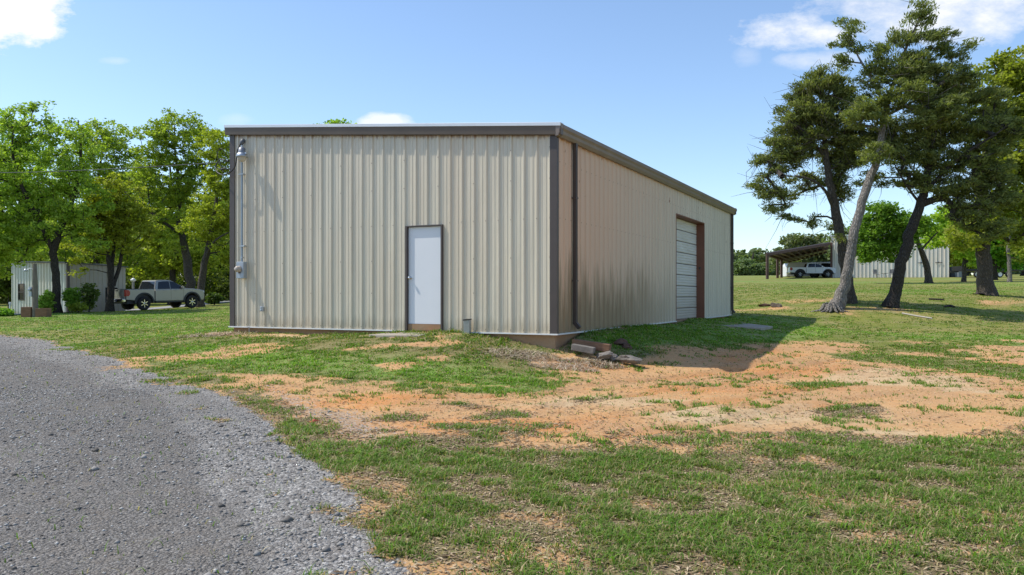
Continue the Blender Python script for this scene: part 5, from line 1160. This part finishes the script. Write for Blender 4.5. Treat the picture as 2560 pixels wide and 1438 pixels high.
# flatbed trailer
p = P3(2470, 84); FT = empty('flatbed_trailer', p, 0, 'long black flatbed trailer with pale wheels parked behind the trees', 'trailer')
MB().box((-2.6,0,.72),(4.2,2.2,.92)).box((-3.4,.9,.6),(-2.6,1.3,.75)).box((-2.6,.0,.92),(-2.5,2.2,1.25)).box((-2.5,0,1.2),(4.2,.05,1.25)).obj('deck', M['black'], FT)
for x in (-1.2, 1.2, 2.15):
    w_ = MB().lathe([(.16,-.1),(.33,-.1),(.36,0),(.33,.1),(.22,.1)], 20, Matrix.Translation((x,-.05,.36))@Matrix.Rotation(PI/2,4,'X')).obj('wheel', tyre_m, FT)
    MB().lathe([(0,.06),(.15,.06),(.22,.1)], 20, Matrix.Translation((x,-.05,.36))@Matrix.Rotation(PI/2,4,'X')).obj('rim', M['white_metal'], w_)
# ------------------------------------------------------------------ light, sky, camera
loc_sun = Vector((-.24*UX[0]-.085*VY[0], -.24*UX[1]-.085*VY[1], .36)).normalized()
sun = bpy.data.lights.new('sun', 'SUN'); sun.energy = 3.35; sun.angle = math.radians(.5); sun.color = (1, .94, .83)
so_ = bpy.data.objects.new('sun', sun); COL.objects.link(so_); so_.rotation_euler = loc_sun.to_track_quat('Z', 'Y').to_euler(); so_.location = (-30, 10, 60)
el = math.asin(loc_sun.z); az = math.atan2(loc_sun.x, loc_sun.y)
w = bpy.data.worlds.new('World'); S.world = w; w.use_nodes = True; nt = w.node_tree; nt.nodes.clear()
class WT(NT):
    def __init__(s): s.t = nt
wt = WT(); sky = nt.nodes.new('ShaderNodeTexSky'); sky.sky_type = 'NISHITA'; sky.sun_disc = False; sky.sun_elevation = el; sky.sun_rotation = az
sky.air_density = 1.0; sky.dust_density = .5; sky.ozone_density = 3.2; sky.altitude = 100
tc = wt.n('TexCoord').outputs['Generated']; sp = wt.n('SeparateXYZ', Vector=tc)
dy = wt.math('MAXIMUM', sp.outputs[1], .05); u = wt.math('DIVIDE', sp.outputs[0], dy); v = wt.math('DIVIDE', sp.outputs[2], dy)
uv = wt.n('CombineXYZ', X=u, Y=v, Z=0.).outputs[0]
nz1 = wt.noise(wt.mapv(uv, (1,1.9,1)), 9, 9, .66); nz2 = wt.noise(uv, 2.2, 4, .6)
total = None
for (px, py, rx, ry, k, soft_) in [(10,20,165,112,1.0,.35),(2360,10,310,95,.85,.65),(1985,85,150,50,.85,.55),(2040,148,130,24,.6,.8),(965,303,70,22,.75,.5),(1870,140,40,26,.25,.8),(2200,5,120,30,.5,.8),(285,152,40,10,.25,.8),(590,300,50,18,.25,.8)]:
    a = wt.math('DIVIDE', wt.math('SUBTRACT', u, (px-1280)/F), rx/F); b = wt.math('DIVIDE', wt.math('SUBTRACT', v, (HOR-py)/F), ry/F)
    d = wt.math('SUBTRACT', 1., wt.math('ADD', wt.math('MULTIPLY', a, a), wt.math('MULTIPLY', b, b)))
    d = wt.math('ADD', d, wt.math('MULTIPLY', wt.math('SUBTRACT', nz1, .48), 4.2))
    m = wt.math('MULTIPLY', wt.math('DIVIDE', d, soft_*2.0, clamp=True), k)
    total = m if total is None else wt.math('MAXIMUM', total, m)
front = wt.math('GREATER_THAN', sp.outputs[1], .1); total = wt.math('MULTIPLY', total, front)
cl = wt.mix(total, sky.outputs[0], (5.3,5.3,5.35))
bg = wt.n('Background', Color=cl, Strength=.15); ow = nt.nodes.new('ShaderNodeOutputWorld'); nt.links.new(bg.outputs[0], ow.inputs[0])
cam = bpy.data.cameras.new('camera'); co = bpy.data.objects.new('camera', cam); COL.objects.link(co); S.camera = co
co.location = (0, 0, EYE); co.rotation_euler = (PI/2, 0, 0); cam.sensor_width = 36; cam.lens = 36*F/2560; cam.shift_y = (HOR-719)/2560; cam.clip_end = 6000; cam.clip_start = .05
S.view_settings.view_transform = 'Standard'; S.view_settings.look = 'None'; S.view_settings.exposure = 0.47; S.view_settings.gamma = 1
S.render.engine = 'CYCLES'
